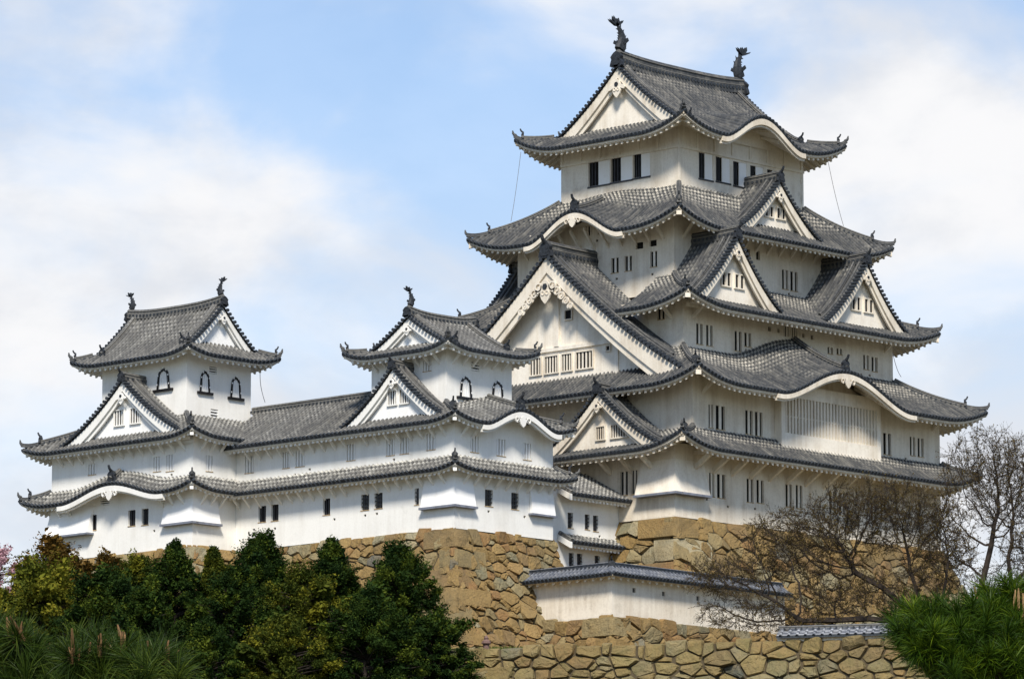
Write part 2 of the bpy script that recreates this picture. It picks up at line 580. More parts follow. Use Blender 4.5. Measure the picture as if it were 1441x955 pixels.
def skirt_sides(R, r, z0, z1, which='SWNE', over=None, lift=0.9, sl=5.0, c=0.35, kara=None, skip=None, open_ends=None):
    """R outer eave rectangle (x0,x1,y0,y1), r inner rectangle where the roof meets the upper wall"""
    X0, X1, Y0, Y1 = R
    x0, x1, y0, y1 = r
    dS, dN, dW, dE = y0 - Y0, Y1 - y1, x0 - X0, X1 - x1
    kara, skip, open_ends, over = kara or {}, skip or {}, open_ends or '', over or {}
    spec = {'S': ((X0, Y0), (1, 0), (0, 1), X1 - X0, dS, dW, dE, 'WE'),
            'E': ((X1, Y0), (0, 1), (-1, 0), Y1 - Y0, dE, dS, dN, 'SN'),
            'N': ((X1, Y1), (-1, 0), (0, -1), X1 - X0, dN, dE, dW, 'EW'),
            'W': ((X0, Y1), (0, -1), (1, 0), Y1 - Y0, dW, dN, dS, 'NS')}
    out = {}
    for k in which:
        A, e, n, L, dep, la, lb, nb = spec[k]
        a = None if (k + nb[0]) in open_ends else la
        b = None if (k + nb[1]) in open_ends else lb
        kz = kara.get(k)
        z = skirt_z(z0, z1, dep, a, b, L, lift, sl, c, kz)
        ulo = (lambda d, a=a, dep=dep: 0 * d if a is None else a * np.clip(d, 0, dep) / dep)
        uhi = (lambda d, b=b, dep=dep, L=L: 0 * d + L if b is None else L - b * np.clip(d, 0, dep) / dep)
        out[k] = Side(A, e, n, L, dep, z, ulo, uhi, over.get(k, over.get('*', dep)), skip.get(k), kz)
    return out


def roof_height(sides):
    def h(x, y):
        x, y = np.broadcast_arrays(np.asarray(x, float), np.asarray(y, float))
        out = np.full(x.shape, -1e3)
        for s in sides:
            vx, vy = x - s.A[0], y - s.A[1]
            u, d = vx * s.e[0] + vy * s.e[1], vx * s.n[0] + vy * s.n[1]
            ok = (d >= -0.05) & (d <= s.depth + 0.4) & (u >= s.ulo(d) - 0.05) & (u <= s.uhi(d) + 0.05)
            out = np.where(ok, np.maximum(out, s.z(u, d)), out)
        return out
    return h


RIBTH = np.linspace(0, math.pi, 5)


def tiles(mb, s, pitch, r, wash=0.0, top_wash=0.35, nd=9, disc=True):
    """pan surface, round cover rows and eave discs of one slope"""
    nu = max(6, int(s.L / 0.45))
    t = np.linspace(0, 1, nd + 1)
    D = np.broadcast_to((t * s.depth)[None, :], (nu + 1, nd + 1))
    f = np.linspace(0, 1, nu + 1)[:, None]
    U = s.ulo(D) + f * (s.uhi(D) - s.ulo(D))
    V = s.P(U, D)
    F = grid_faces(nu + 1, nd + 1)[:, ::-1]
    uc = U.ravel()[F].mean(1)
    F = F[s.keep(uc)]
    att = wash - 0.25 + top_wash * smooth01((D / s.depth - 0.5) / 0.4)
    mb.add(V, F, uv=np.stack([U / pitch, D], 2), att=att)
    u = np.arange(pitch / 2, s.L, pitch)
    u = u[s.keep(u)]
    dm = s.dmax(u)
    u, dm = u[dm > 0.15], dm[dm > 0.15]
    if not len(u):
        return
    n = len(u)
    k = nd + 2
    D = -0.06 + (dm[:, None] + 0.06) * np.linspace(0, 1, k)[None, :]
    U = np.broadcast_to(u[:, None], D.shape)
    C = s.P(U, D)
    sl = (s.z(U, D + 0.05) - s.z(U, D - 0.05)) / 0.1
    nrm = (-sl[..., None] * s.n + ZUP) / np.sqrt(1 + sl ** 2)[..., None]
    su = (s.z(U + 0.05, D) - s.z(U - 0.05, D)) / 0.1
    ed = (s.e + su[..., None] * ZUP) / np.sqrt(1 + su ** 2)[..., None]
    cs, sn = np.cos(RIBTH), np.sin(RIBTH)
    V = C[:, :, None, :] + r * (cs[None, None, :, None] * ed[:, :, None, :] + 1.15 * sn[None, None, :, None] * nrm[:, :, None, :])
    m = 5
    i, kk, j = np.meshgrid(np.arange(n), np.arange(k - 1), np.arange(m - 1), indexing='ij')
    a = (i * k * m + kk * m + j).ravel()
    F = np.stack([a, a + m, a + m + 1, a + 1], 1)
    dd = np.clip(D / s.depth, 0, 1)
    att = wash + top_wash * smooth01((dd - 0.45) / 0.4)
    uv = np.stack([np.broadcast_to((np.arange(n) + 0.5)[:, None, None], V.shape[:3]), np.broadcast_to(D[:, :, None] * 1.05, V.shape[:3])], 3)
    mb.add(V, F, uv=uv, att=np.broadcast_to(att[:, :, None], V.shape[:3]))
    if disc:
        # round eave-end tiles, each a short drum
        th = np.arange(8) * math.pi / 4
        R = r * 1.28
        base = C[:, 0] + 0.02 * ZUP
        off = R * (np.cos(th)[None, :, None] * ed[:, 0][:, None, :] + np.sin(th)[None, :, None] * nrm[:, 0][:, None, :])
        tn = (s.n + sl[:, :1] * ZUP)
        fr = base[:, None, :] + off - 0.03 * s.n
        bk = base[:, None, :] + off + 0.14 * tn[:, None, :]
        Vd = np.concatenate([fr, bk], 1)
        o = np.arange(n)[:, None] * 16
        j = np.arange(8)[None, :]
        j2 = (j + 1) % 8
        mb.add(Vd, [(o + j), np.stack([o + j, o + 8 + j, o + 8 + j2, o + j2], 2).reshape(-1, 4)], mat=1)
    # hanging pan-tile lip along the eave
    uu = np.linspace(0, s.L, nu + 1)
    top, bot = s.P(uu, -0.02, 0.03), s.P(uu, -0.02, -0.13)
    Fl = grid_faces(nu + 1, 2)
    kp = s.keep((uu[:-1] + uu[1:]) / 2)
    mb.add(np.stack([top, bot], 1), Fl[kp], mat=1)


def eaves(mb, s, pitch=0.52, rw=0.17, rh=0.19, depth=None, fascia=0.17, teeth=True):
    """plastered eave board, soffit and rafters under one slope"""
    dp = depth if depth is not None else s.over + 0.05
    nu = max(8, int(s.L / 0.35))
    uu = np.linspace(0, s.L, nu + 1)
    kp = s.keep((uu[:-1] + uu[1:]) / 2)
    if s.kara:
        ina = np.abs(uu - s.kara[0]) < s.kara[1] * 1.02
    else:
        ina = np.zeros(nu + 1, bool)
    # eave board
    prof = [(0.06, -0.11), (0.06, -0.11 - fascia), (0.16, -0.11 - fascia), (0.16, -0.14 - fascia * 1.5), (0.3, -0.14 - fascia * 1.5)]
    dz2 = np.where(ina, 1.0, 0.0)
    rows = []
    for d, z in prof:
        extra = dz2 * (0.9 if z < -0.2 - fascia * 0.5 else 0.0) * fascia * 1.2
        rows.append(s.P(uu, d, z) - extra[:, None] * ZUP)
    V = np.stack(rows, 1)
    F = grid_faces(nu + 1, len(prof)).reshape(nu, len(prof) - 1, 4)[kp].reshape(-1, 4)
    mb.add(V, F)
    # soffit
    nd = 5
    D = np.linspace(0.3, dp, nd)
    zso = -0.14 - fascia * 1.5
    Ug = np.broadcast_to(uu[:, None], (nu + 1, nd))
    Dg = np.broadcast_to(D[None, :], (nu + 1, nd))
    Ug = np.clip(Ug, s.ulo(Dg), s.uhi(Dg))
    V = s.P(Ug, Dg, zso) - (ina * fascia * 1.0)[:, None, None] * ZUP
    F = grid_faces(nu + 1, nd).reshape(nu, nd - 1, 4)[kp].reshape(-1, 4)
    mb.add(V, F)
    if teeth:
        u = np.arange(pitch * 0.5, s.L, pitch)
        u = u[s.keep(u)]
        if s.kara:
            u = u[np.abs(u - s.kara[0]) > s.kara[1] * 1.0]
        dm = np.minimum(s.dmax(u) if s.depth < 50 else dp, dp)
        for a, d1 in zip(u, dm):
            if d1 < 0.35:
                continue
            d = np.array([0.2, d1])
            p = s.P(np.array([a, a]), d, zso + 0.01)
            w, h = rw / 2 * s.e, rh * ZUP
            hexa(mb, [p[0] - w - h, p[0] + w - h, p[1] + w - h, p[1] - w - h, p[0] - w, p[0] + w, p[1] + w, p[1] - w])
        if s.kara:      # lengthwise ribs under the curved gable
            for q in (-0.55, -0.3, 0.0, 0.3, 0.55):
                a = s.kara[0] + q * s.kara[1]
                p = s.P(np.array([a, a]), np.array([0.5, dp]), zso - fascia + 0.02)
                w, h = 0.1 * s.e, 0.22 * ZUP
                hexa(mb, [p[0] - w - h, p[0] + w - h, p[1] + w - h, p[1] - w - h, p[0] - w, p[0] + w, p[1] + w, p[1] - w])


def kara_front(mb, s, thick=0.34):
    """heavy double bargeboard and closing wall of a curved (undulating) eave"""
    uc, hw, H = s.kara[:3]
    uu = np.linspace(uc - hw * 1.08, uc + hw * 1.08, 49)
    x = np.abs(uu - uc) / (hw * 1.08)
    for d0, za, zb, th in ((-0.02, -0.14, -0.14 - thick, 0.14), (0.12, -0.14 - thick, -0.14 - thick * 1.7, 0.16)):
        wv = 1.0 + 0.25 * (1 - x)
        top, bot = s.P(uu, d0, za), s.P(uu, d0, za) + ((zb - za) * wv)[:, None] * ZUP
        tb, bb = top + th * s.n, bot + th * s.n
        V = np.stack([top, bot, bb, tb], 1)
        n = len(uu)
        i, j = np.meshgrid(np.arange(n - 1), np.arange(4), indexing='ij')
        a, b = i * 4 + j, i * 4 + (j + 1) % 4
        F = np.stack([a, b, b + 4, a + 4], 2).reshape(-1, 4)
        mb.add(V, [F, np.array([[3, 2, 1, 0], [4 * n - 4, 4 * n - 3, 4 * n - 2, 4 * n - 1]])])


def kara_wall(mb, s, d, zlow, inset=0.45):
    uc, hw, H = s.kara[:3]
    uu = np.linspace(uc - hw * 0.95, uc + hw * 0.95, 33)
    top = s.P(uu, d, -inset)
    bot = top.copy()
    bot[:, 2] = np.minimum(zlow, top[:, 2] - 0.02)
    mb.add(np.stack([bot, top], 1), grid_faces(len(uu), 2)[:, ::-1])


RIDGE = [(-0.5, -0.25), (-0.5, 0.35), (-0.40, 0.42), (-0.40, 0.72), (-0.46, 0.76), (-0.30, 0.92), (-0.12, 1.0), (0.12, 1.0),
         (0.30, 0.92), (0.46, 0.76), (0.40, 0.72), (0.40, 0.42), (0.5, 0.35), (0.5, -0.25)]


def ridge_bar(mb, path, w, h, mat=0):
    """stacked ridge: body, two thin plaster courses, round capping row, scalloped flank"""
    path = np.asarray(path, float)
    sweep(mb, path, [(a * w, b * h) for a, b in RIDGE], mat)
    for z in (0.38, 0.74):
        sweep(mb, path, [(-0.53 * w, z * h - 0.018), (-0.53 * w, z * h + 0.018), (0.53 * w, z * h + 0.018), (0.53 * w, z * h - 0.018)], 2)
    L = np.linalg.norm(path[-1] - path[0])
    n = int(L / 0.34)
    if n > 2:
        q = np.linspace(0, 1, n)
        cum = np.concatenate([[0], np.cumsum(np.linalg.norm(np.diff(path, axis=0), axis=1))])
        pts = np.stack([np.interp(q * cum[-1], cum, path[:, i]) for i in range(3)], 1)
        t = path[-1] - path[0]
        t[2] = 0
        t /= np.linalg.norm(t)
        sd = np.cross(t, ZUP)
        c = pts + np.array([0, 0, 0.16 * h])
        tubes(mb, c - sd * (0.58 * w), c + sd * (0.58 * w), 0.09 * h + 0.05, 0.09 * h + 0.05, 6, 1)


def goblin_tile(name, parent, p, f, size=0.8, horn=True, mats=None):
    """ridge-end tile: horned shield with a boss and an upturned round horn"""
    mb = MB()
    f = np.array([f[0], f[1], 0.0])
    f /= np.linalg.norm(f)
    sd = np.cross(f, ZUP)
    half = [(0.0, -0.15), (0.34, -0.15), (0.52, -0.05), (0.46, 0.18), (0.38, 0.36), (0.46, 0.55), (0.30, 0.72), (0.18, 0.82), (0.0, 0.9)]
    pts = half + [(-x, y) for x, y in half[-2:0:-1]]
    pts = [(x * size, y * size) for x, y in pts]
    plate(mb, pts, np.asarray(p) + f * 0.02, sd, ZUP, -f * 0.26 * size)
    plate(mb, [(x * 0.6, y * 0.6 + 0.08 * size) for x, y in pts], np.asarray(p) + f * 0.08, sd, ZUP, -f * 0.08)
    if horn:
        a = np.asarray(p) + ZUP * 0.72 * size - f * 0.15 * size
        b = a + f * 0.32 * size + ZUP * 0.28 * size
        c = b + f * 0.12 * size + ZUP * 0.30 * size
        tubes(mb, [a, b], [b, c], [0.15 * size, 0.12 * size], [0.12 * size, 0.10 * size], 7)
    return mb.build(name, mats or M['ornament'], parent)


def fish(name, parent, p, along, h=2.4):
    """roof-fish ridge ornament: head down on the ridge, body arching up, forked tail fins"""
    mb = MB()
    a = np.array([along[0], along[1], 0.0])
    sd = np.cross(a, ZUP)
    p = np.asarray(p, float)
    q = np.linspace(0, 1, 13)
    cx = 0.05 + 0.13 * np.sin(q * math.pi * 1.05) - 0.10 * q ** 3
    cz = 0.02 + 0.74 * q
    rad = np.interp(q, [0, 0.12, 0.3, 0.6, 0.85, 1], [0.17, 0.185, 0.16, 0.115, 0.06, 0.03])
    path = p + np.outer(-cx * h * 0.9 + 0.03 * h, a) + np.outer(cz * h, ZUP)
    th = np.arange(8) * math.pi / 4
    T = np.gradient(path, axis=0)
    T /= np.linalg.norm(T, axis=1)[:, None]
    B = np.cross(T, sd)
    V = path[:, None, :] + (rad * h)[:, None, None] * (0.75 * np.cos(th)[None, :, None] * sd + np.sin(th)[None, :, None] * B[:, None, :])
    i, j = np.meshgrid(np.arange(12), np.arange(8), indexing='ij')
    F = np.stack([i * 8 + j, i * 8 + (j + 1) % 8, (i + 1) * 8 + (j + 1) % 8, (i + 1) * 8 + j], 2).reshape(-1, 4)
    mb.add(V, [F, np.arange(8)[None, ::-1], np.arange(8)[None, :] + 96])
    tip = path[-1] - ZUP * 0.06 * h
    for k_, lean, ln in ((1, 0.16, 0.27), (-1, 0.26, 0.2), (1, 0.34, 0.15), (-1, 0.05, 0.24)):
        e = a * k_ * lean * h + ZUP * ln * h
        w = a * 0.055 * h
        for s_ in (-1, 1):
            o = tip + sd * s_ * 0.03 * h
            mb.add([o - w, o + w, o + e * 0.6 + w * 1.2, o + e, o + e * 0.6 - w * 1.2, o - w + sd * 0.03 * h, o + w + sd * 0.03 * h,
                    o + e * 0.6 + w * 1.2 + sd * 0.03 * h, o + e + sd * 0.02 * h, o + e * 0.6 - w * 1.2 + sd * 0.03 * h],
                   [np.array([[0, 1, 2, 3, 4], [9, 8, 7, 6, 5]]), np.array([[0, 5, 6, 1], [1, 6, 7, 2], [2, 7, 8, 3], [3, 8, 9, 4], [4, 9, 5, 0]])])
    # back spines and side fins
    for q_ in range(2, 11, 2):
        c = path[q_]
        out = -B[q_] if (B[q_] @ a) > 0 else B[q_]
        for o2 in (out, -out):
            t0 = c + o2 * rad[q_] * h * 0.8
            mb.add([t0 - T[q_] * 0.05 * h - sd * 0.02, t0 + T[q_] * 0.05 * h - sd * 0.02, t0 + o2 * 0.1 * h + T[q_] * 0.07 * h,
                    t0 - T[q_] * 0.05 * h + sd * 0.02, t0 + T[q_] * 0.05 * h + sd * 0.02],
                   [np.array([[0, 1, 2], [4, 3, 2], [1, 4, 2], [3, 0, 2]])])
    for s_ in (-1, 1):
        c = path[3] + sd * s_ * 0.11 * h
        plate(mb, [(0, -0.06 * h), (0.18 * h, 0.05 * h), (0.14 * h, 0.14 * h), (0, 0.07 * h)], c, sd * s_, ZUP, a * 0.04 * h)
    return mb.build(name, M['ornament'], parent)


def hip(parent, s_path, w=0.34, h=0.32, split=0.20, size=0.52):
    """hip ridge: a high bar that ends in a goblin tile, then a low bar running to an upturned tip"""
    p = np.asarray(s_path, float)         # from the top down to the eave corner
    n = len(p)
    k_ = int(n * (1 - split))
    mb = MB()
    ridge_bar(mb, p[:k_], w, h)
    low = p[k_ - 1:].copy()
    q = np.linspace(0, 1, len(low))
    low[:, 2] += 0.22 * q ** 3
    sweep(mb, low, [(a * w * 0.8, b * h * 0.72) for a, b in RIDGE])
    d = p[-1] - p[-4]
    d[2] = 0
    d /= np.linalg.norm(d)
    t = low[-1]
    tubes(mb, [t + ZUP * 0.06 - d * 0.14, t + ZUP * 0.18 + d * 0.04], [t + ZUP * 0.18 + d * 0.04, t + ZUP * 0.44 + d * 0.09], [0.13, 0.10], [0.10, 0.04], 7)
    o = mb.build('hip_ridge', [M['tile'], M['tile_end'], M['course']], parent)
    goblin_tile('goblin_tile', o, p[k_ - 1] + ZUP * 0.15, d, size)
    return o


def hips_of(sides, pairs, parent, **kw):
    for k_, end in pairs:
        s = sides[k_]
        d = np.linspace(s.depth, -0.02, 22)
        u = s.ulo(d) if end == 0 else s.uhi(d)
        u = np.clip(u, -0.05, s.L + 0.05)
        hip(parent, s.P(u, d, 0.02), **kw)


# ------------------------------------------------------------------ gables
def gable_outline(kind):
    if kind == 'pendant':
        half = [(0, -0.62), (0.09, -0.55), (0.20, -0.42), (0.27, -0.26), (0.25, -0.10), (0.36, -0.16), (0.50, -0.20), (0.56, -0.10), (0.48, 0.02), (0.36, 0.06),
                (0.24, 0.10), (0.20, 0.22), (0.10, 0.32), (0, 0.36)]
    return half + [(-x, y) for x, y in half[-2:0:-1]]


def ring_pts(c, r, k=10):
    return [(c[0] + r * math.cos(t * 2 * math.pi / k), c[1] + r * math.sin(t * 2 * math.pi / k)) for t in range(k)]


def big_scrolls(mb, o, e, sz, out):
    """carved scrollwork beside a large pendant: rising scrolls of rings along both boards"""
    for s_ in (-1, 1):
        for i in range(5):
            q = (i + 1) / 5
            c = np.array([s_ * (0.46 + 0.30 * i), 0.10 - 0.275 * i])
            r = 0.24 - 0.022 * i
            ring(mb, c * sz, r * sz, 0.075 * sz, o, e, out)
            plate(mb, ring_pts(c * sz, 0.07 * sz, 7), o, e, ZUP, out * 0.10)
            if i < 4:
                c2 = c + np.array([s_ * 0.14, -0.30])
                plate(mb, ring_pts(c2 * sz, 0.12 * sz, 7), o, e, ZUP, out * 0.06)


def ring(mb, c, r, w, o, e, out, k=14, th=0.12):
    t = np.arange(k) * 2 * math.pi / k
    V = []
    for rr, dz in ((r, 0), (r, th), (r - w, th), (r - w, 0)):
        V.append(o + np.outer(c[0] + rr * np.cos(t), e) + np.outer(c[1] + rr * np.sin(t), ZUP) + out * dz)
    V = np.stack(V, 1)
    i, j = np.meshgrid(np.arange(k), np.arange(4), indexing='ij')
    i2, j2 = (i + 1) % k, (j + 1) % 4
    mb.add(V, np.stack([i * 4 + j, i2 * 4 + j, i2 * 4 + j2, i * 4 + j2], 2).reshape(-1, 4))


def curve_gable(hw, zf, za, a):
    def z(l):
        s = np.clip(np.abs(l) / hw, 0, 1.15)
        return zf + (za - zf) * (a * (1 - s) + (1 - a) * (1 - s) * np.abs(1 - s))
    return z


def gable_front(part, o, e, n, zc, hw, zf, mats, bw=0.55, recess=0.65, pend=1.0, scroll=False, windows=(), verge_len=0.5, floor=None,
                kind='bars_dark', scal=0.34, rad=0.12, beams=False):
    """verge tiles, bargeboards, recessed wall, pendant and windows of a gable; o is the middle of the verge plane in plan"""
    wood, plast = mats
    o, e, n = np.array([o[0], o[1], 0.0]), np.array([e[0], e[1], 0.0]), np.array([n[0], n[1], 0.0])
    l = np.linspace(-hw, hw, 65)
    # bargeboards, two stepped courses per side
    mb = MB()
    for v0, za, zb, th in ((0.08, 0.16, 0.16 + bw, 0.16), (0.22, 0.16 + bw * 0.9, 0.16 + bw * 1.5, 0.14), (0.16, 0.12, 0.24, 0.05)):
        P = o + np.outer(l, e) + np.outer(zc(l), ZUP) + n * v0
        flare = (1 + 0.35 * np.abs(l / hw) ** 2)[:, None]
        Pa, Pb = P - ZUP * za, P - ZUP * zb * flare
        lim = zf - 0.30
        Pa[:, 2], Pb[:, 2] = np.maximum(Pa[:, 2], lim), np.maximum(Pb[:, 2], lim - 0.002)
        V = np.stack([Pa, Pb, Pb + n * th, Pa + n * th], 1)
        N_ = len(l)
        i, j = np.meshgrid(np.arange(N_ - 1), np.arange(4), indexing='ij')
        a_, b_ = i * 4 + j, i * 4 + (j + 1) % 4
        mb.add(V, [np.stack([a_, b_, b_ + 4, a_ + 4], 2).reshape(-1, 4), np.array([[3, 2, 1, 0], [4 * N_ - 4, 4 * N_ - 3, 4 * N_ - 2, 4 * N_ - 1]])])
    mb.build('bargeboard', wood, part)
    # wall
    w = MB()
    P = o + np.outer(l, e) + n * recess
    top = P + np.outer(zc(l) - 0.25, ZUP)
    zb = zf - 0.5 if floor is None else floor
    bot = P + ZUP * zb
    bot[:, 2] = np.minimum(bot[:, 2], top[:, 2] - 0.01)
    w.add(np.stack([bot, top], 1), grid_faces(len(l), 2)[:, ::-1])
    if beams:
        zt = zc(np.array([0.0]))[0]
        obox(w, o + n * (recess - 0.14) + e * (-hw * 0.62) + ZUP * (zf + (zt - zf) * 0.30), e * hw * 1.24, n * 0.16, ZUP * 0.26)
        obox(w, o + n * (recess - 0.18) - e * 0.22 + ZUP * (zf + (zt - zf) * 0.33), e * 0.44, n * 0.2, ZUP * (zt - zf) * 0.42)
        for s_ in (-1, 1):
            obox(w, o + n * (recess - 0.12) + e * (s_ * hw * 0.43 - 0.15) + ZUP * (zf + 0.2), e * 0.3, n * 0.14, ZUP * (zt - zf) * 0.29)
    wall = w.build('gable_wall', plast, part)
    for (a0, a1, z0, z1, nb) in windows:
        wm = MB()
        oo = o + n * recess
        obox(wm, oo + e * a0 + ZUP * z0 - n * 0.015, e * (a1 - a0), n * 0.012, ZUP * (z1 - z0), 0)
        fw = 0.09
        for (x, zz, dx, dz) in ((a0 - fw, z0 - fw, a1 - a0 + 2 * fw, fw), (a0 - fw, z1, a1 - a0 + 2 * fw, fw), (a0 - fw, z0, fw, z1 - z0), (a1, z0, fw, z1 - z0)):
            obox(wm, oo + e * x + ZUP * zz - n * 0.12, e * dx, n * 0.118, ZUP * dz, 1)
        bwid = (a1 - a0) / (2 * nb + 1) if nb else 0
        for i in range(nb):
            obox(wm, oo + e * (a0 + bwid * (2 * i + 1)) + ZUP * z0 - n * 0.055, e * bwid * 0.8, n * 0.038, ZUP * (z1 - z0), 1)
        wm.build('window', [M['void'], wood], wall)
    # pendant
    if pend:
        pm = MB()
        zt = zc(np.array([0.0]))[0] - 0.16 - bw * 1.45 - (0.45 if scroll else 0.22) * pend
        oo = o + n * 0.06 + ZUP * zt
        pts = [(x * pend * 1.15, y * pend * 1.15) for x, y in gable_outline('pendant')]
        plate(pm, pts, oo, e, ZUP, -n * 0.12)
        plate(pm, ring_pts((0, 0.10 * pend), 0.15 * pend, 6), oo - n * 0.115, e, ZUP, -n * 0.06, 1)
        for s_ in (-1, 1):
            ring(pm, np.array([s_ * 0.13 * pend, -0.2 * pend]), 0.12 * pend, 0.05 * pend, oo - n * 0.12, e, -n, 10, 0.05)
        if scroll:
            big_scrolls(pm, oo, e, pend * 0.95, -n)
        pm.build('gable_pendant', [wood, M['ornament']], part)
    # verge rows
    vm = MB()
    cum_l = np.linspace(0, hw, 200)
    zz = zc(cum_l)
    L = np.concatenate([[0], np.cumsum(np.hypot(np.diff(cum_l), np.diff(zz)))])
    q = np.arange(0.12, L[-1], scal)
    lq = np.interp(q, L, cum_l)
    for s_ in (-1, 1):
        c = o + np.outer(s_ * lq, e) + np.outer(zc(lq) + 0.05, ZUP)
        tubes(vm, c - n * 0.14, c + n * (verge_len - 0.05), rad, rad * 0.9, 7, 1)
        pl = np.linspace(0.0, hw * 0.985, 26)
        for off, ww, hh in ((verge_len + 0.12, 0.26, 0.22), (verge_len + 0.62, 0.24, 0.26)):
            lim = pl if off < verge_len + 0.3 else pl[: int(len(pl) * 0.88)]
            path = o + np.outer(s_ * lim, e) + np.outer(zc(lim) + 0.02, ZUP) + n * off
            sweep(vm, path, [(a_ * ww, b_ * hh) for a_, b_ in RIDGE], 0)
    return vm


def dormer(keep, o, e, n, hw, zf, za, depth, main=None, a=0.6, pitch=0.36, r=0.10, mats=None, tile='tile', wash=0.0, ridge=(0.42, 0.62), gob=0.78,
           label=None, depth_at=None, side_tiles=True, **kw):
    """a gable standing on a roof: two curved tiled slopes running back to the wall, clipped by the main roof"""
    mats = mats or (M['old_wood'], M['old_plaster'])
    o3, e3, n3 = np.array([o[0], o[1], 0.0]), np.array([e[0], e[1], 0.0]), np.array([n[0], n[1], 0.0])
    zc = curve_gable(hw, zf, za, a)
    mb = MB()
    vs = np.arange(0.45, depth, pitch)
    ns = 22
    for s_ in (-1, 1):
        l = np.linspace(0, hw, ns)
        V0 = np.linspace(0.0, depth, max(8, int(depth / 0.5)))
        Lg, Vg = np.meshgrid(l, V0, indexing='ij')
        P = o3 + Lg[..., None] * s_ * e3 + Vg[..., None] * n3
        Z = zc(Lg)
        if main is not None:
            Z = np.maximum(Z, main(P[..., 0], P[..., 1]) - 0.12)
        P = P + Z[..., None] * ZUP
        F = grid_faces(ns, len(V0))
        mb.add(P, F if s_ > 0 else F[:, ::-1], uv=np.stack([Vg / pitch, Lg], 2), att=wash - 0.5 + 0 * Lg)
        # cover rows run down the slope
        k_ = ns
        Lr = np.broadcast_to(l[None, :], (len(vs), k_))
        Vr = np.broadcast_to(vs[:, None], (len(vs), k_))
        C = o3 + Lr[..., None] * s_ * e3 + Vr[..., None] * n3
        Zr = zc(Lr)
        if main is not None:
            mz = main(C[..., 0], C[..., 1])
            Zr = np.where(Zr < mz + 0.02, np.maximum(Zr, mz - 0.25), Zr)
        C = C + Zr[..., None] * ZUP
        sl = (zc(Lr + 0.05) - zc(Lr - 0.05)) / 0.1
        nrm = (-sl[..., None] * s_ * e3 + ZUP) / np.sqrt(1 + sl ** 2)[..., None]
        V = C[:, :, None, :] + r * (np.cos(RIBTH)[None, None, :, None] * n3 + 1.15 * np.sin(RIBTH)[None, None, :, None] * nrm[:, :, None, :])
        i, kk, j = np.meshgrid(np.arange(len(vs)), np.arange(k_ - 1), np.arange(4), indexing='ij')
        a_ = (i * k_ * 5 + kk * 5 + j).ravel()
        F = np.stack([a_, a_ + 5, a_ + 6, a_ + 1], 1)
        uv = np.stack([np.broadcast_to((np.arange(len(vs)) + 0.5 + 200 * (s_ > 0))[:, None, None], V.shape[:3]), np.broadcast_to(Lr[:, :, None] * 1.2, V.shape[:3])], 3)
        att = wash + 0.5 * smooth01(Vr / depth * 2.0 - 1.0)
        mb.add(V, F if s_ < 0 else F[:, ::-1], uv=uv, att=np.broadcast_to(att[:, :, None], V.shape[:3]))
    part = mb.build('gable', [M[tile], M['tile_end']], keep)
    if label:
        part['label'] = label
    vm = gable_front(part, o, e, n, zc, hw, zf, mats, **kw)
    vm.build('verge', [M[tile], M['tile_end']], part)
    rm = MB()
    zt = za
    path = o3 + np.outer(np.linspace(-0.05, depth, 12), n3) + np.outer(zt + 0.10 * (1 - np.linspace(0, 1, 12)) ** 2, ZUP)
    ridge_bar(rm, path, *ridge)
    rm.build('ridge', [M[tile], M['tile_end'], M['course']], part)
    goblin_tile('goblin_tile', part, o3 - n3 * 0.1 + ZUP * (zt - 0.05), -n3, gob)
    return part


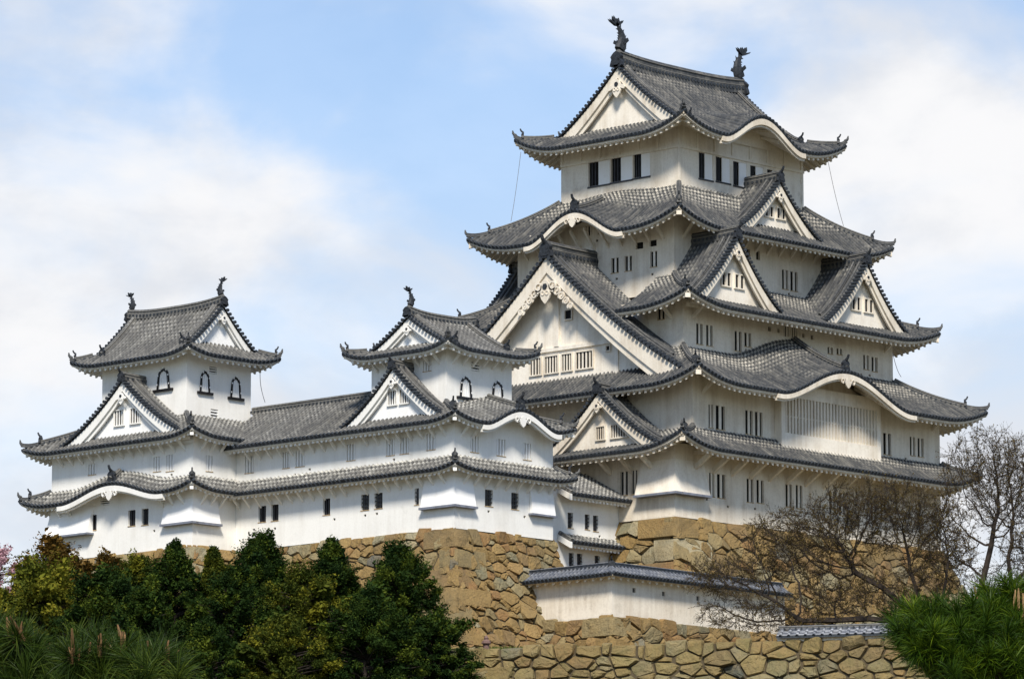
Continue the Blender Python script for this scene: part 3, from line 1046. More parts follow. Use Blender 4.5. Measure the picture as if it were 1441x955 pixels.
def hip_and_gable(keep, R, z0, z1, axis, g, vo, lift, sl, over, mats, tile='tile', pitch=0.36, r=0.10, c=0.38, kara=None, ridge=(0.6, 0.95), bw=0.6, pend=1.0,
                  fishh=2.4, wash=0.0, gob=1.1, hipkw=None, fascia=0.17, front_recess=0.6, fish_ends=2):
    """main roof with a ridge: two long slopes, two end skirts and a gable at each end"""
    X0, X1, Y0, Y1 = R
    Dh = (Y1 - Y0) / 2 if axis == 'x' else (X1 - X0) / 2
    sp = {'S': ((X0, Y0), (1, 0), (0, 1), X1 - X0), 'E': ((X1, Y0), (0, 1), (-1, 0), Y1 - Y0),
          'N': ((X1, Y1), (-1, 0), (0, -1), X1 - X0), 'W': ((X0, Y1), (0, -1), (1, 0), Y1 - Y0)}
    kara = kara or {}
    sides = {}
    gv = g - vo
    longs = 'SN' if axis == 'x' else 'EW'
    for k_ in 'SENW':
        A, e, n, L = sp[k_]
        kz = kara.get(k_)
        islong = k_ in longs

        def z(u, d, L=L, kz=kz):
            t = d / Dh
            base = z0 + (z1 - z0) * ((1 - c) * t + c * t * np.abs(t))
            f = (1 - np.clip(d / g, 0, 1)) ** 1.3
            dl = np.clip(d, 0, g)
            base = base + lift * f * ((1 - np.clip((u - dl) / sl, 0, 1)) ** 2.2 + (1 - np.clip((L - dl - u) / sl, 0, 1)) ** 2.2)
            if kz:
                x = np.clip((u - kz[0]) / kz[1], -1, 1)
                B = kz[2] * (0.5 + 0.5 * np.cos(math.pi * x)) ** 0.85
                base = base + B * (1 - smooth01(t / 0.62))
            return base
        if islong:
            ulo = lambda d: np.minimum(np.clip(d, 0, None), gv)
            uhi = lambda d, L=L: L - np.minimum(np.clip(d, 0, None), gv)
            dep = Dh
        else:
            ulo = lambda d: np.clip(d, 0, g)
            uhi = lambda d, L=L: L - np.clip(d, 0, g)
            dep = g + 0.35
        sides[k_] = Side(A, e, n, L, dep, z, ulo, uhi, over, None, kz)
    mb, ev = MB(), MB()
    for k_, s in sides.items():
        tiles(mb, s, pitch, r, wash, 0.12 if k_ in longs else 0.6, nd=14 if k_ in longs else 8)
        eaves(ev, s, depth=over + 0.05, fascia=fascia)
        if s.kara:
            kara_front(ev, s)
            kara_wall(ev, s, over - 0.06, z0 + 0.2)
    roof = mb.build('roof', [M[tile], M['tile_end']], keep)
    ev.build('eave', mats[0], roof)
    # gables
    mx, my = (X0 + X1) / 2, (Y0 + Y1) / 2
    F = lambda l: z0 + (z1 - z0) * ((1 - c) * (1 - np.abs(l) / Dh) + c * (1 - np.abs(l) / Dh) * np.abs(1 - np.abs(l) / Dh))
    ends = [((X0 + gv, my), (0, -1), (1, 0)), ((X1 - gv, my), (0, 1), (-1, 0))] if axis == 'x' else \
           [((mx, Y0 + gv), (1, 0), (0, 1)), ((mx, Y1 - gv), (-1, 0), (0, -1))]
    zfl = float(F(np.array([Dh - g]))[0])
    for o, e, n in ends:
        o3, n3 = np.array([o[0], o[1], 0.0]), np.array([n[0], n[1], 0.0])
        vm = gable_front_holder(keep, o, e, n, F, Dh - gv - 0.1, zfl, mats, tile, bw=bw, pend=pend, recess=front_recess)
        goblin_tile('goblin_tile', vm, o3 - n3 * 0.12 + ZUP * (z1 + 0.05), -n3, gob, horn=False)
    rm = MB()
    q = np.linspace(-1, 1, 17)
    if axis == 'x':
        path = np.stack([mx + q * (X1 - X0 - 2 * gv) / 2, np.full(17, my), z1 + 0.28 * np.abs(q) ** 3], 1)
        al = [(-1, 0), (1, 0)]
    else:
        path = np.stack([np.full(17, mx), my + q * (Y1 - Y0 - 2 * gv) / 2, z1 + 0.28 * np.abs(q) ** 3], 1)
        al = [(0, -1), (0, 1)]
    ridge_bar(rm, path, *ridge)
    rg = rm.build('ridge', [M[tile], M['tile_end'], M['course']], roof)
    for p, d in ((path[0], al[0]), (path[-1], al[1]))[:fish_ends]:
        fish('fish_ornament', roof, p + np.array([-d[0] * 0.25, -d[1] * 0.25, ridge[1] * 0.9]), d, fishh)
    for k_ in longs:
        s = sides[k_]
        for end in (0, 1):
            d = np.linspace(gv, -0.02, 20)
            u = s.ulo(d) if end == 0 else s.uhi(d)
            hip(roof, s.P(u, d, 0.02), **(hipkw or {}))
            # descending ridge on the slope beside the verge
            d2 = np.linspace(Dh * 0.98, g * 0.72, 16)
            uu = gv + 0.75
            uu = np.full(16, uu if end == 0 else s.L - uu)
            dm = MB()
            pth = s.P(uu, d2, 0.04)
            ridge_bar(dm, pth, 0.30, 0.32)
            ob = dm.build('descending_ridge', [M[tile], M['tile_end'], M['course']], roof)
            goblin_tile('goblin_tile', ob, pth[-1], -s.n, 0.6)
    return sides, roof


def gable_front_holder(keep, o, e, n, zc, hw, zf, mats, tile, **kw):
    vm = MB()
    o3, e3, n3 = np.array([o[0], o[1], 0.0]), np.array([e[0], e[1], 0.0]), np.array([n[0], n[1], 0.0])
    # the gable part itself is its row of verge tiles; boards, wall and pendant are its children
    holder = MB()
    cum_l = np.linspace(0, hw, 200)
    L = np.concatenate([[0], np.cumsum(np.hypot(np.diff(cum_l), np.diff(zc(cum_l))))])
    lq = np.interp(np.arange(0.12, L[-1], 0.34), L, cum_l)
    for s_ in (-1, 1):
        c = o3 + np.outer(s_ * lq, e3) + np.outer(zc(lq) + 0.05, ZUP)
        tubes(holder, c - n3 * 0.14, c + n3 * 0.45, 0.12, 0.11, 7, 1)
        pl = np.linspace(0.0, hw * 0.985, 26)
        path = o3 + np.outer(s_ * pl, e3) + np.outer(zc(pl) + 0.02, ZUP) + n3 * 0.58
        sweep(holder, path, [(a_ * 0.26, b_ * 0.22) for a_, b_ in RIDGE], 0)
    part = holder.build('gable', [M[tile], M['tile_end']], keep)
    gable_front(part, o, e, n, zc, hw, zf, mats, **kw)
    return part
# ------------------------------------------------------------------ walls and windows
def win_s(y, items):
    out = []
    for l, r_, t, b, st in items:
        a, c = spot(l, t, y=y), spot(l, b, y=y)
        g = 0.09 if st == 'slit' else 0.0
        out.append((a[0] - g, spot(r_, t, y=y)[0] + g, c[2], a[2], st))
    return out


def win_w(x, items):
    out = []
    for l, r_, t, b, st in items:
        a, c = spot(l, t, x=x), spot(l, b, x=x)
        out.append((a[1], spot(r_, t, x=x)[1], c[2], a[2], st))
    return out


def wall_face(mb, o, e, out, L, z0, z1, holes, dep):
    """one wall plane with window openings and plastered reveals"""
    us = sorted({0.0, L} | {h[0] for h in holes} | {h[1] for h in holes})
    vs = sorted({z0, z1} | {h[2] for h in holes} | {h[3] for h in holes})
    for a, b in zip(us[:-1], us[1:]):
        for c, d in zip(vs[:-1], vs[1:]):
            mu, mv = (a + b) / 2, (c + d) / 2
            if any(h[0] < mu < h[1] and h[2] < mv < h[3] for h in holes):
                continue
            mb.add([o + e * a + ZUP * c, o + e * b + ZUP * c, o + e * b + ZUP * d, o + e * a + ZUP * d], np.array([[0, 1, 2, 3]]))
    for h in holes:
        k = min(dep, 0.1) if h[4] == 'mark' else dep
        P = [o + e * h[0] + ZUP * h[2], o + e * h[1] + ZUP * h[2], o + e * h[1] + ZUP * h[3], o + e * h[0] + ZUP * h[3]]
        Q = [p - out * k for p in P]
        mb.add(P + Q, np.array([[0, 4, 5, 1], [1, 5, 6, 2], [2, 6, 7, 3], [3, 7, 4, 0]]))


def window(parent, o, e, out, h, dep, plast, wood):
    u0, u1, z0, z1, st = h
    mb = MB()
    W, H = u1 - u0, z1 - z0
    k = min(dep, 0.1) if st == 'mark' else dep
    back = {'mark': 2, 'bars': 3}.get(st, 0)
    if st == 'grid':
        back = 2
    obox(mb, o + e * u0 + ZUP * z0 - out * (k + 0.03), e * W, out * 0.025, ZUP * H, back)
    name = 'loophole' if st in ('mark', 'hole') else 'window'
    if st == 'slit':
        n = 1 if W < 0.98 else 2
        bw = W * (0.24 if n == 1 else 0.17)
        for i in range(n):
            c = u0 + W * (i + 1) / (n + 1) - bw / 2 + 0.02
            obox(mb, o + e * c + ZUP * z0 - out * 0.10, e * bw, out * 0.07, ZUP * H, 1)
    elif st in ('bars', 'bars_dark'):
        n = max(2, int(round(W / 0.26)))
        bw = W / (n + 0.5) * 0.52
        for i in range(n):
            c = u0 + W * (i + 0.5) / n - bw / 2
            obox(mb, o + e * c + ZUP * z0 - out * 0.11, e * bw, out * 0.07, ZUP * H, 1)
    elif st == 'grid':
        for i in range(2):
            c = u0 + W * (i + 1) / 3 - 0.035
            obox(mb, o + e * c + ZUP * z0 - out * 0.13, e * 0.07, out * 0.05, ZUP * H, 4)
        for i in range(3):
            c = z0 + H * (i + 1) / 4 - 0.035
            obox(mb, o + e * u0 + ZUP * c - out * 0.10, e * W, out * 0.04, ZUP * 0.07, 4)
    elif st == 'dark':
        for i in range(2):
            c = u0 + W * (i + 1) / 3 - 0.03
            obox(mb, o + e * c + ZUP * z0 - out * 0.13, e * 0.06, out * 0.05, ZUP * H, 4)
    elif st == 'shutter':
        obox(mb, o + e * (u0 + W * 0.46) + ZUP * z0 - out * 0.11, e * W * 0.54, out * 0.07, ZUP * H, 3)
        for i in range(2):
            obox(mb, o + e * (u0 + W * (0.12 + 0.15 * i)) + ZUP * z0 - out * 0.15, e * 0.06, out * 0.05, ZUP * H, 4)
        obox(mb, o + e * (u0 - 0.06) + ZUP * (z0 - 0.13) + out * 0.002, e * (W + 0.12), out * 0.05, ZUP * 0.11, 4)
    elif st == 'vent':
        for i in range(3):
            obox(mb, o + e * u0 + ZUP * (z0 + H * (i + 0.2) / 3) - out * 0.12, e * W, out * 0.1, ZUP * H * 0.15, 1)
    if st in ('grid', 'dark', 'slit', 'bars'):
        obox(mb, o + e * (u0 - 0.03) + ZUP * (z0 - 0.055) + out * 0.003, e * (W + 0.06), out * 0.03, ZUP * 0.05, 5)
    return mb.build(name, [M['void'], wood, M['dim'], M['shutter'], M['iron'], M['sill']], parent)


def bell_window(parent, o, e, out, u0, u1, z0, z1, wood):
    """bell-shaped window: black lacquered cusped frame with pale studs, white bars inside, black sill"""
    mb = MB()
    W, H = u1 - u0, z1 - z0
    c = o + e * (u0 + u1) / 2 + ZUP * z0
    hw = W / 2 * 0.86
    right = [(1.02, 0), (0.95, 0.25), (0.88, 0.5), (0.82, 0.68), (0.70, 0.82), (0.48, 0.92), (0.22, 0.95), (0.0, 1.03)]
    outer = [(x * hw, y * H) for x, y in right] + [(-x * hw, y * H) for x, y in right[-2::-1]]
    inner = [(x * hw * 0.76, y * H * 0.90) for x, y in right] + [(-x * hw * 0.76, y * H * 0.90) for x, y in right[-2::-1]]
    n = len(outer)
    for i in range(n - 1):
        q = [outer[i], outer[i + 1], inner[i + 1], inner[i]]
        plate(mb, q, c + out * 0.002, e, ZUP, out * 0.09, 0)
    plate(mb, inner, c + out * 0.003, e, ZUP, out * 0.012, 1)
    for i in range(3):
        x = (-0.5 + 0.5 * i) * hw * 0.8
        obox(mb, c + e * (x - 0.05) + out * 0.016, e * 0.10, out * 0.06, ZUP * H * (0.82 if i == 1 else 0.72), 2)
    for i in range(1, n - 1):
        if i % 2:
            p = (np.array(outer[i]) * 0.9 + np.array(inner[i]) * 0.1)
            plate(mb, [(p[0] - 0.05, p[1] - 0.05), (p[0] + 0.05, p[1] - 0.05), (p[0] + 0.05, p[1] + 0.05), (p[0] - 0.05, p[1] + 0.05)], c + out * 0.092, e, ZUP, out * 0.02, 2)
    w = mb.build('window', [M['lacquer'], M['shutter'], wood], parent)
    s = MB()
    obox(s, c - e * (W * 0.66) - ZUP * 0.16 + out * 0.002, e * W * 1.32, out * 0.16, ZUP * 0.17)
    s.build('sill', M['lacquer'], parent)
    return w


def storey(keep, rect, z0, z1, mats, S=(), W=(), dep=0.17, bells=None, marks=True, sides='SWNE', label=None):
    dep = min(dep, 0.17)
    plast, wood = mats
    x0, x1, y0, y1 = rect
    fr = {'S': (np.array([x0, y0, 0.0]), np.array([1.0, 0, 0]), np.array([0, -1.0, 0]), x1 - x0),
          'E': (np.array([x1, y0, 0.0]), np.array([0, 1.0, 0]), np.array([1.0, 0, 0]), y1 - y0),
          'N': (np.array([x1, y1, 0.0]), np.array([-1.0, 0, 0]), np.array([0, 1.0, 0]), x1 - x0),
          'W': (np.array([x0, y1, 0.0]), np.array([0, -1.0, 0]), np.array([-1.0, 0, 0]), y1 - y0)}
    H = {'S': [(a - x0, b - x0, c, d, st) for a, b, c, d, st in S], 'W': [(y1 - a, y1 - b, c, d, st) for a, b, c, d, st in W], 'N': [], 'E': []}
    if marks:
        r2 = np.random.default_rng(int(abs(x0 * 100 + z0 * 37 + y0 * 11)))
        for k in 'SW':
            for h in list(H[k]):
                if h[4] in ('vent', 'mark', 'hole'):
                    continue
                if r2.random() < 0.75:
                    u = (h[0] + h[1]) / 2 + r2.uniform(-1.1, 1.1)
                    v = h[2] - r2.uniform(0.25, 0.55)
                    s = 0.11
                    if v - s < z0 + 0.1 or any(q[0] - 0.2 < u + s and q[1] + 0.2 > u - s and q[2] - 0.1 < v + s and q[3] + 0.1 > v - s for q in H[k]):
                        continue
                    H[k].append((u - s, u + s, v - s * 0.7, v + s * 0.7, 'mark'))
    mb = MB()
    for k in sides:
        o, e, out, L = fr[k]
        wall_face(mb, o, e, out, L, z0, z1, H[k], dep)
    wall = mb.build('wall', plast, keep)
    if label:
        wall['label'] = label
    for k in 'SW':
        o, e, out, L = fr[k]
        for h in H[k]:
            window(wall, o, e, out, h, dep, plast, wood)
    for k, a, b, c, d in (bells or ()):
        o, e, out, L = fr[k]
        if k == 'S':
            bell_window(wall, o, e, out, a - x0, b - x0, c, d, wood)
        else:
            bell_window(wall, o, e, out, y1 - a, y1 - b, c, d, wood)
    return wall


def chute(keep, cx, cy, lS, lW, zt, zb, out, mats, lip=True, xdir=1):
    """flared stone-dropping chute wrapped round a south-west corner"""
    mb = MB()
    c = np.array([cx, cy, 0.0])
    X, Y = np.array([1.0, 0, 0]), np.array([0, 1.0, 0])
    T = [c + Y * lW + ZUP * zt, c + ZUP * zt, c + X * lS + ZUP * zt]
    g = 0.012
    T = [T[0] - X * g, T[1] - X * g - Y * g, T[2] - Y * g]
    B = [c + Y * lW - X * out + ZUP * zb, c - X * out - Y * out + ZUP * zb, c + X * lS - Y * out + ZUP * zb]
    I = [c + Y * lW - X * g + ZUP * zb, c - X * g - Y * g + ZUP * zb, c + X * lS - Y * g + ZUP * zb]
    mb.add(T + B + I, [np.array([[0, 3, 4, 1], [1, 4, 5, 2], [3, 6, 7, 4], [4, 7, 8, 5]]), np.array([[0, 6, 3], [2, 5, 8]])])
    o = mb.build('stone_drop_chute', mats[0], keep)
    if lip:
        lb = MB()
        path = np.array([B[0] + Y * 0.15, B[1], B[2] + X * 0.15])
        obox(lb, B[0] + Y * 0.1 - X * 0.07 - ZUP * 0.16, X * (out + 0.05), -Y * (lW + 0.1 + out + 0.07), ZUP * 0.15)
        obox(lb, B[1] + X * (out + 0.12) - Y * 0.07 - ZUP * 0.162, X * (lS - 0.02), Y * (out + 0.05), ZUP * 0.15)
        lb.build('ledge_board', M['lead'], o)
    return o


def flat_chute(keep, k, a0, a1, plane, zt, zb, out, mats):
    """chute on one face only"""
    mb = MB()
    g = 0.012
    if k == 'S':
        f = lambda u, d, z: np.array([u, plane - d, z])
    else:
        f = lambda u, d, z: np.array([plane - d, u, z])
    P = [f(a0, g, zt), f(a1, g, zt), f(a0, out, zb), f(a1, out, zb), f(a0, g, zb), f(a1, g, zb)]
    mb.add(P, [np.array([[0, 2, 3, 1], [2, 4, 5, 3]]), np.array([[0, 4, 2], [1, 3, 5]])])
    o = mb.build('stone_drop_chute', mats[0], keep)
    lb = MB()
    if k == 'S':
        obox(lb, f(a0 - 0.1, 0, zb - 0.13), (a1 - a0 + 0.2, 0, 0), (0, -out - 0.06, 0), (0, 0, 0.12))
    else:
        obox(lb, f(a0 - 0.1, 0, zb - 0.13), (-out - 0.06, 0, 0), (0, a1 - a0 + 0.2, 0), (0, 0, 0.12))
    lb.build('ledge_board', M['lead'], o)
    return o


def struts(keep, k, plane, a0, a1, pitch, ztop, reach, drop, mat, w=0.14, skip=(), arm=False):
    """row of slanting eave struts, each its own object"""
    first = None
    a = a0
    s = -1.0
    while a <= a1:
        if not any(p < a < q for p, q in skip):
            if first is None:
                mb = MB()
                if k == 'S':
                    f = lambda d, z, off: np.array([a + off, plane - d, z])
                else:
                    f = lambda d, z, off: np.array([plane - d, a + off, z])
                t = w * 0.75
                hexa(mb, [f(-0.02, ztop - drop - t, -w / 2), f(-0.02, ztop - drop - t, w / 2), f(reach, ztop - t, w / 2), f(reach, ztop - t, -w / 2),
                          f(-0.02, ztop - drop + t, -w / 2), f(-0.02, ztop - drop + t, w / 2), f(reach - 0.05, ztop + t, w / 2), f(reach - 0.05, ztop + t, -w / 2)])
                if arm:
                    hexa(mb, [f(-0.02, ztop - 0.02, -w * .55), f(-0.02, ztop - 0.02, w * .55), f(reach * 1.25, ztop - 0.02, w * .55), f(reach * 1.25, ztop - 0.02, -w * .55),
                              f(-0.02, ztop + 0.26, -w * .55), f(-0.02, ztop + 0.26, w * .55), f(reach * 1.25, ztop + 0.26, w * .55), f(reach * 1.25, ztop + 0.26, -w * .55)])
                first = mb.build('eave_strut', mat, keep)
                a_first = a
            else:
                sh = (a - a_first, 0, 0) if k == 'S' else (0, a - a_first, 0)
                copy_part(first, sh)
        a += pitch


def corner_beam(keep, side, end, mat, zoff=-0.55):
    q = 0.36 if side.over > 1.6 else 0.24
    """beam under a hip corner with its pale end block"""
    d = np.array([0.12, side.over])
    u = side.ulo(d) if end == 0 else side.uhi(d)
    p = side.P(u, d, zoff)
    p[0][2] = side.z(u, d)[0] - 0.45
    t = p[1] - p[0]
    t /= np.linalg.norm(t)
    sd = np.cross(t, ZUP)
    sd /= np.linalg.norm(sd)
    mb = MB()
    obox(mb, p[0] - sd * q / 2 - ZUP * q * 0.75, p[1] - p[0], sd * q, ZUP * q * 0.85)
    return mb.build('corner_beam', mat, keep)


def skirt_roof(keep, sides, mats, tile='tile', pitch=0.36, r=0.10, wash=0.0, top_wash=0.8, hips=(), eave_pitch=0.52, fascia=0.17, kwall=True, kw=None, beams=(), label=None, hipkw=None):
    mb, ev = MB(), MB()
    for k, s in sides.items():
        tiles(mb, s, pitch, r, wash, top_wash)
        eaves(ev, s, pitch=eave_pitch, fascia=fascia)
        if s.kara:
            kara_front(ev, s, 0.30)
    roof = mb.build('roof', [M[tile], M['tile_end']], keep)
    if label:
        roof['label'] = label
    ev.build('eave', mats[0], roof)
    hips_of(sides, hips, roof, **(hipkw or {}))
    for k, end in beams:
        corner_beam(roof, sides[k], end, mats[0])
    for k, s in sides.items():
        if s.kara:
            uc, hw, H = s.kara[:3]
            pm = MB()
            o = s.P(np.array(uc), np.array(-0.04), -0.62 - 0.05)
            plate(pm, [(x * 1.0, y * 0.75) for x, y in gable_outline('pendant')], o, s.e, ZUP, s.n * 0.1)
            for q in (-1, 1):
                ring(pm, np.array([q * 0.55, 0.02]), 0.2, 0.08, o, s.e, s.n, 10, 0.09)
            pm.build('gable_pendant', mats[0], roof)
            if len(s.kara) > 3 and s.kara[3]:
                rm = MB()
                dl = np.linspace(0.15, s.kara[3], 10)
                pth = s.P(np.full(10, uc), dl, 0.08)
                ridge_bar(rm, pth, 0.34, 0.36)
                rg = rm.build('ridge', [M[tile], M['tile_end'], M['course']], roof)
                goblin_tile('goblin_tile', rg, pth[0] + ZUP * 0.05, -s.n, 0.8)
    return roof


# ------------------------------------------------------------------ masonry
def clip_poly(poly, a, b, c):
    """keep the part of a convex polygon where a*x + b*y <= c"""
    out = []
    n = len(poly)
    for i in range(n):
        p, q = poly[i], poly[(i + 1) % n]
        dp, dq = a * p[0] + b * p[1] - c, a * q[0] + b * q[1] - c
        if dp <= 0:
            out.append(p)
        if (dp < 0 < dq) or (dq < 0 < dp):
            t = dp / (dp - dq)
            out.append((p[0] + t * (q[0] - p[0]), p[1] + t * (q[1] - p[1])))
    return out


def masonry_face(mb, o, e, out, L, H, batter, left, right, cw, ch, rg, drop=0.22, relief=0.22, gap=0.035, top_row=True, an=1.25):
    """irregular fitted stones on a battered face. o = top left corner seen from outside, h runs down"""
    o, e, out = np.asarray(o, float), np.asarray(e, float), np.asarray(out, float)

    def P(u, h, k):
        b = batter * h + 0.010 * h * h
        return o + e * u - ZUP * h + out * (b + k)
    ext = batter * H + 0.010 * H * H
    lo, hi = -ext * left - cw, L + ext * right + cw
    sites = []
    nr = int((H + ch) / ch) + 1
    for r_ in range(nr):
        h = (r_ + 0.5) * ch
        u = lo + rg.uniform(0, cw)
        while u < hi:
            if not (rg.random() < drop and r_ > 0):
                f = 0.10 if (r_ == 0 and top_row) else 0.30
                sites.append((u + rg.uniform(-0.25, 0.25) * cw, h + rg.uniform(-f, f) * ch))
            u += cw * rg.uniform(0.75, 1.3)
    chips = [(x + rg.uniform(-0.6, 0.6) * cw, y + rg.choice([-0.5, 0.5]) * ch * rg.uniform(0.7, 1.1)) for x, y in sites if rg.random() < 0.45 and y > ch]
    nb_ = len(sites)
    S = np.array(sites + chips)
    big = np.arange(len(S)) < nb_
    big = big[(S[:, 0] > lo) & (S[:, 0] < hi)]
    S = S[(S[:, 0] > lo) & (S[:, 0] < hi)]
    Q_ = S / np.array([an, 1.0])
    Wt = (rg.uniform(0.02, 1.0, len(S)) ** 1.3 * 0.80 * ch) ** 2 * big
    for i, (x, y) in enumerate(S):
        d2 = ((Q_ - Q_[i]) ** 2).sum(1)
        nb = np.argsort(d2)[1:26]
        poly = [(x - 3 * cw, y - 3 * ch), (x + 3 * cw, y - 3 * ch), (x + 3 * cw, y + 3 * ch), (x - 3 * cw, y + 3 * ch)]
        for j in nb:
            a, b = Q_[j] - Q_[i]
            cc = ((Q_[j] ** 2).sum() - (Q_[i] ** 2).sum() + Wt[i] - Wt[j]) / 2
            poly = clip_poly(poly, a / an, b, cc)
            if len(poly) < 3:
                break
        jit = rg.uniform(-0.12, 0.03) if top_row else 0.0
        poly = clip_poly(poly, 0, -1, -0.0 + (0.16 if (y < ch and jit < -0.06) else jit if y < ch else 0)) if len(poly) > 2 else poly
        poly = clip_poly(poly, 0, 1, H) if len(poly) > 2 else poly
        for side, on in (('l', left), ('r', right)):
            if len(poly) > 2:
                s_ = ext / H * on
                if side == 'l':
                    poly = clip_poly(poly, -1, -s_, 0)
                else:
                    poly = clip_poly(poly, 1, -s_, L)
        if len(poly) < 3:
            continue
        q = np.array(poly)
        c = q.mean(0)
        w = np.ptp(q[:, 0]) + 1e-6
        hgt = np.ptp(q[:, 1]) + 1e-6
        sz = min(w, hgt)
        if sz < 0.08:
            continue
        sh = lambda f: c + (q - c) * f
        f0, f1, f2 = max(0.5, 1 - gap / sz), max(0.4, 1 - (gap + 0.13) / sz), 0.5
        # cut the sharp corners a little
        def rounded(f):
            z = sh(f)
            n_ = len(z)
            r1 = []
            for t in range(n_):
                a_, b_ = z[t], z[(t + 1) % n_]
                r1 += [a_ * 0.90 + b_ * 0.10, a_ * 0.10 + b_ * 0.90]
            return np.array(r1) + rg.normal(0, 0.022, (len(r1), 2)) * min(1, sz)
        r0, r1, r2 = rounded(f0), rounded(f1), rounded(f2)
        hmax = relief * rg.uniform(0.45, 1.25) * min(1.0, sz / 0.7)
        tilt = rg.normal(0, 0.14, 2)
        n_ = len(r0)
        ha = hmax * 0.92 * rg.uniform(0.75, 1.2, n_)
        hb = hmax * rg.uniform(0.85, 1.2, n_)
        V = [P(a_, b_, -0.12) for a_, b_ in r0] + [P(a_, b_, max(0.01, h_ + tilt[0] * (a_ - c[0]) + tilt[1] * (b_ - c[1]))) for (a_, b_), h_ in zip(r1, ha)] + \
            [P(a_, b_, max(0.02, h_ + tilt[0] * (a_ - c[0]) + tilt[1] * (b_ - c[1]))) for (a_, b_), h_ in zip(r2, hb)]
        V.append(P(c[0], c[1], hmax * rg.uniform(0.85, 1.15)))
        t = np.arange(n_)
        t2 = (t + 1) % n_
        Q = np.concatenate([np.stack([t, t + n_, t2 + n_, t2], 1), np.stack([t + n_, t + 2 * n_, t2 + 2 * n_, t2 + n_], 1)])
        T = np.stack([t + 2 * n_, np.full(n_, 3 * n_), t2 + 2 * n_], 1)
        mb.add(V, [Q, T])
    # packing behind the stones
    hs = np.linspace(0.12, H, 8)
    V = []
    for h in hs:
        b = batter * h + 0.01 * h * h
        V += [P(-b * left + 0.02 * left, h, -0.03), P(L + b * right - 0.02 * right, h, -0.03)]
    mb.add(V, grid_faces(8, 2)[:, ::-1], mat=1)


def quoins(mb, corner, e1, out1, e2, out2, H, batter, rg, hh=1.15, long=2.6, short=1.25, proud=0.22):
    """long corner stones laid alternately; e1/e2 run away from the corner along the two faces"""
    corner, e1, out1, e2, out2 = (np.asarray(v, float) for v in (corner, e1, out1, e2, out2))
    h, i = 0.02, 0

    def Pc(a, b, hq, k):
        bt = batter * hq + 0.010 * hq * hq + k
        return corner + e1 * a + e2 * b - ZUP * hq + (out1 + out2) * bt
    while h < H - 0.3:
        t = hh * rg.uniform(0.8, 1.2)
        la, lb = (long, short) if i % 2 else (short, long)
        la, lb = la * rg.uniform(0.8, 1.15), lb * rg.uniform(0.8, 1.15)
        k = proud * rg.uniform(0.7, 1.2)
        g = 0.03
        h0, h1 = h + g, min(h + t - g, H)
        prof = []
        for hq, kk in ((h0, k - 0.20), (h0 + 0.07, k), ((h0 + h1) / 2, k + 0.03), (h1 - 0.07, k), (h1, k - 0.20)):
            bt = batter * hq + 0.01 * hq * hq
            c = corner - ZUP * hq + (out1 + out2) * bt
            row = [c + e1 * la + out1 * (k - 0.3), c + e1 * (la - 0.09) + out1 * kk, c + e1 * (la * 0.5) + out1 * (kk + 0.02), c + e1 * (0.08 - kk * 0) + out1 * kk + out2 * (kk - 0.0) - e1 * 0.0,
                   c + out1 * (kk - 0.06) + out2 * (kk - 0.06), c + e2 * 0.08 + out2 * kk + out1 * kk * 0.0, c + e2 * (lb * 0.5) + out2 * (kk + 0.02), c + e2 * (lb - 0.09) + out2 * kk, c + e2 * lb + out2 * (k - 0.3)]
            row[3] = c + e1 * 0.06 + out1 * kk
            row[4] = c + (out1 + out2) * (kk - 0.05)
            row[5] = c + e2 * 0.06 + out2 * kk
            prof.append(row)
        V = np.array(prof) + rg.normal(0, 0.028, (5, 9, 3))
        mb.add(V, grid_faces(5, 9))
        h += t
        i += 1
# ------------------------------------------------------------------ ground
FL = np.array([-35.71, -15.26])
FE = np.array([0.45, -0.89303])          # along the front stone wall, to the right
FN = np.array([0.89303, 0.45])           # from that wall towards the castle


def smooth(a, b, x):
    t = np.clip((x - a) / (b - a), 0, 1)
    return t * t * (3 - 2 * t)


def ground_z(s, t):
    base = -42.6 + 22.0 * smooth(-170, -12, t) - 0 * s
    upper = -12.55 + 1.9 * smooth(0, 20, t) * (1 - smooth(1, 9, s)) + 1.0 * smooth(24, 40, t) * smooth(3, 12, s)
    left = base + (upper - base) * smooth(-16, 10, t)
    z = np.where(s >= 0, np.where(t < 0.55, base, upper), left)
    fall = np.maximum(smooth(95, 320, t), smooth(110, 330, np.abs(s)))
    return z + (-42.6 - z) * fall


def ground_at(x, y):
    v = np.array([x, y]) - FL
    return float(ground_z(np.array(v @ FE), np.array(v @ FN)))


def make_ground():
    far = np.array([330, 420, 600, 900, 1500, 2600, 4500, 7500.0])
    sv = np.unique(np.concatenate([-far[::-1], np.linspace(-300, -60, 25), np.linspace(-60, -0.01, 50), np.linspace(0, 60, 46), np.linspace(60, 300, 25), far]))
    tv = np.unique(np.concatenate([-far[::-1], np.linspace(-300, -40, 40), np.linspace(-40, 0.5, 36), [0.6], np.linspace(1.2, 40, 44), np.linspace(42, 300, 32), far]))
    S, T = np.meshgrid(sv, tv, indexing='ij')
    Z = ground_z(S, T)
    Z = Z + np.where((np.abs(S) < 300) & (np.abs(T) < 250), 0.12 * np.sin(S * 1.7) * np.cos(T * 1.3), 0)
    P = np.stack([FL[0] + S * FE[0] + T * FN[0], FL[1] + S * FE[1] + T * FN[1], Z], 2)
    mb = MB()
    mb.add(P, grid_faces(len(sv), len(tv)))
    o = mb.build('ground', M['ground'])
    o['kind'] = 'structure'
    o['label'] = 'castle hill sloping up to the stone walls'


make_ground()
OLD = (M['old_wood'], M['old_plaster'])
NEW = (M['white_wood'], M['white_plaster'])

# ------------------------------------------------------------------ stone walls
rg = np.random.default_rng(11)


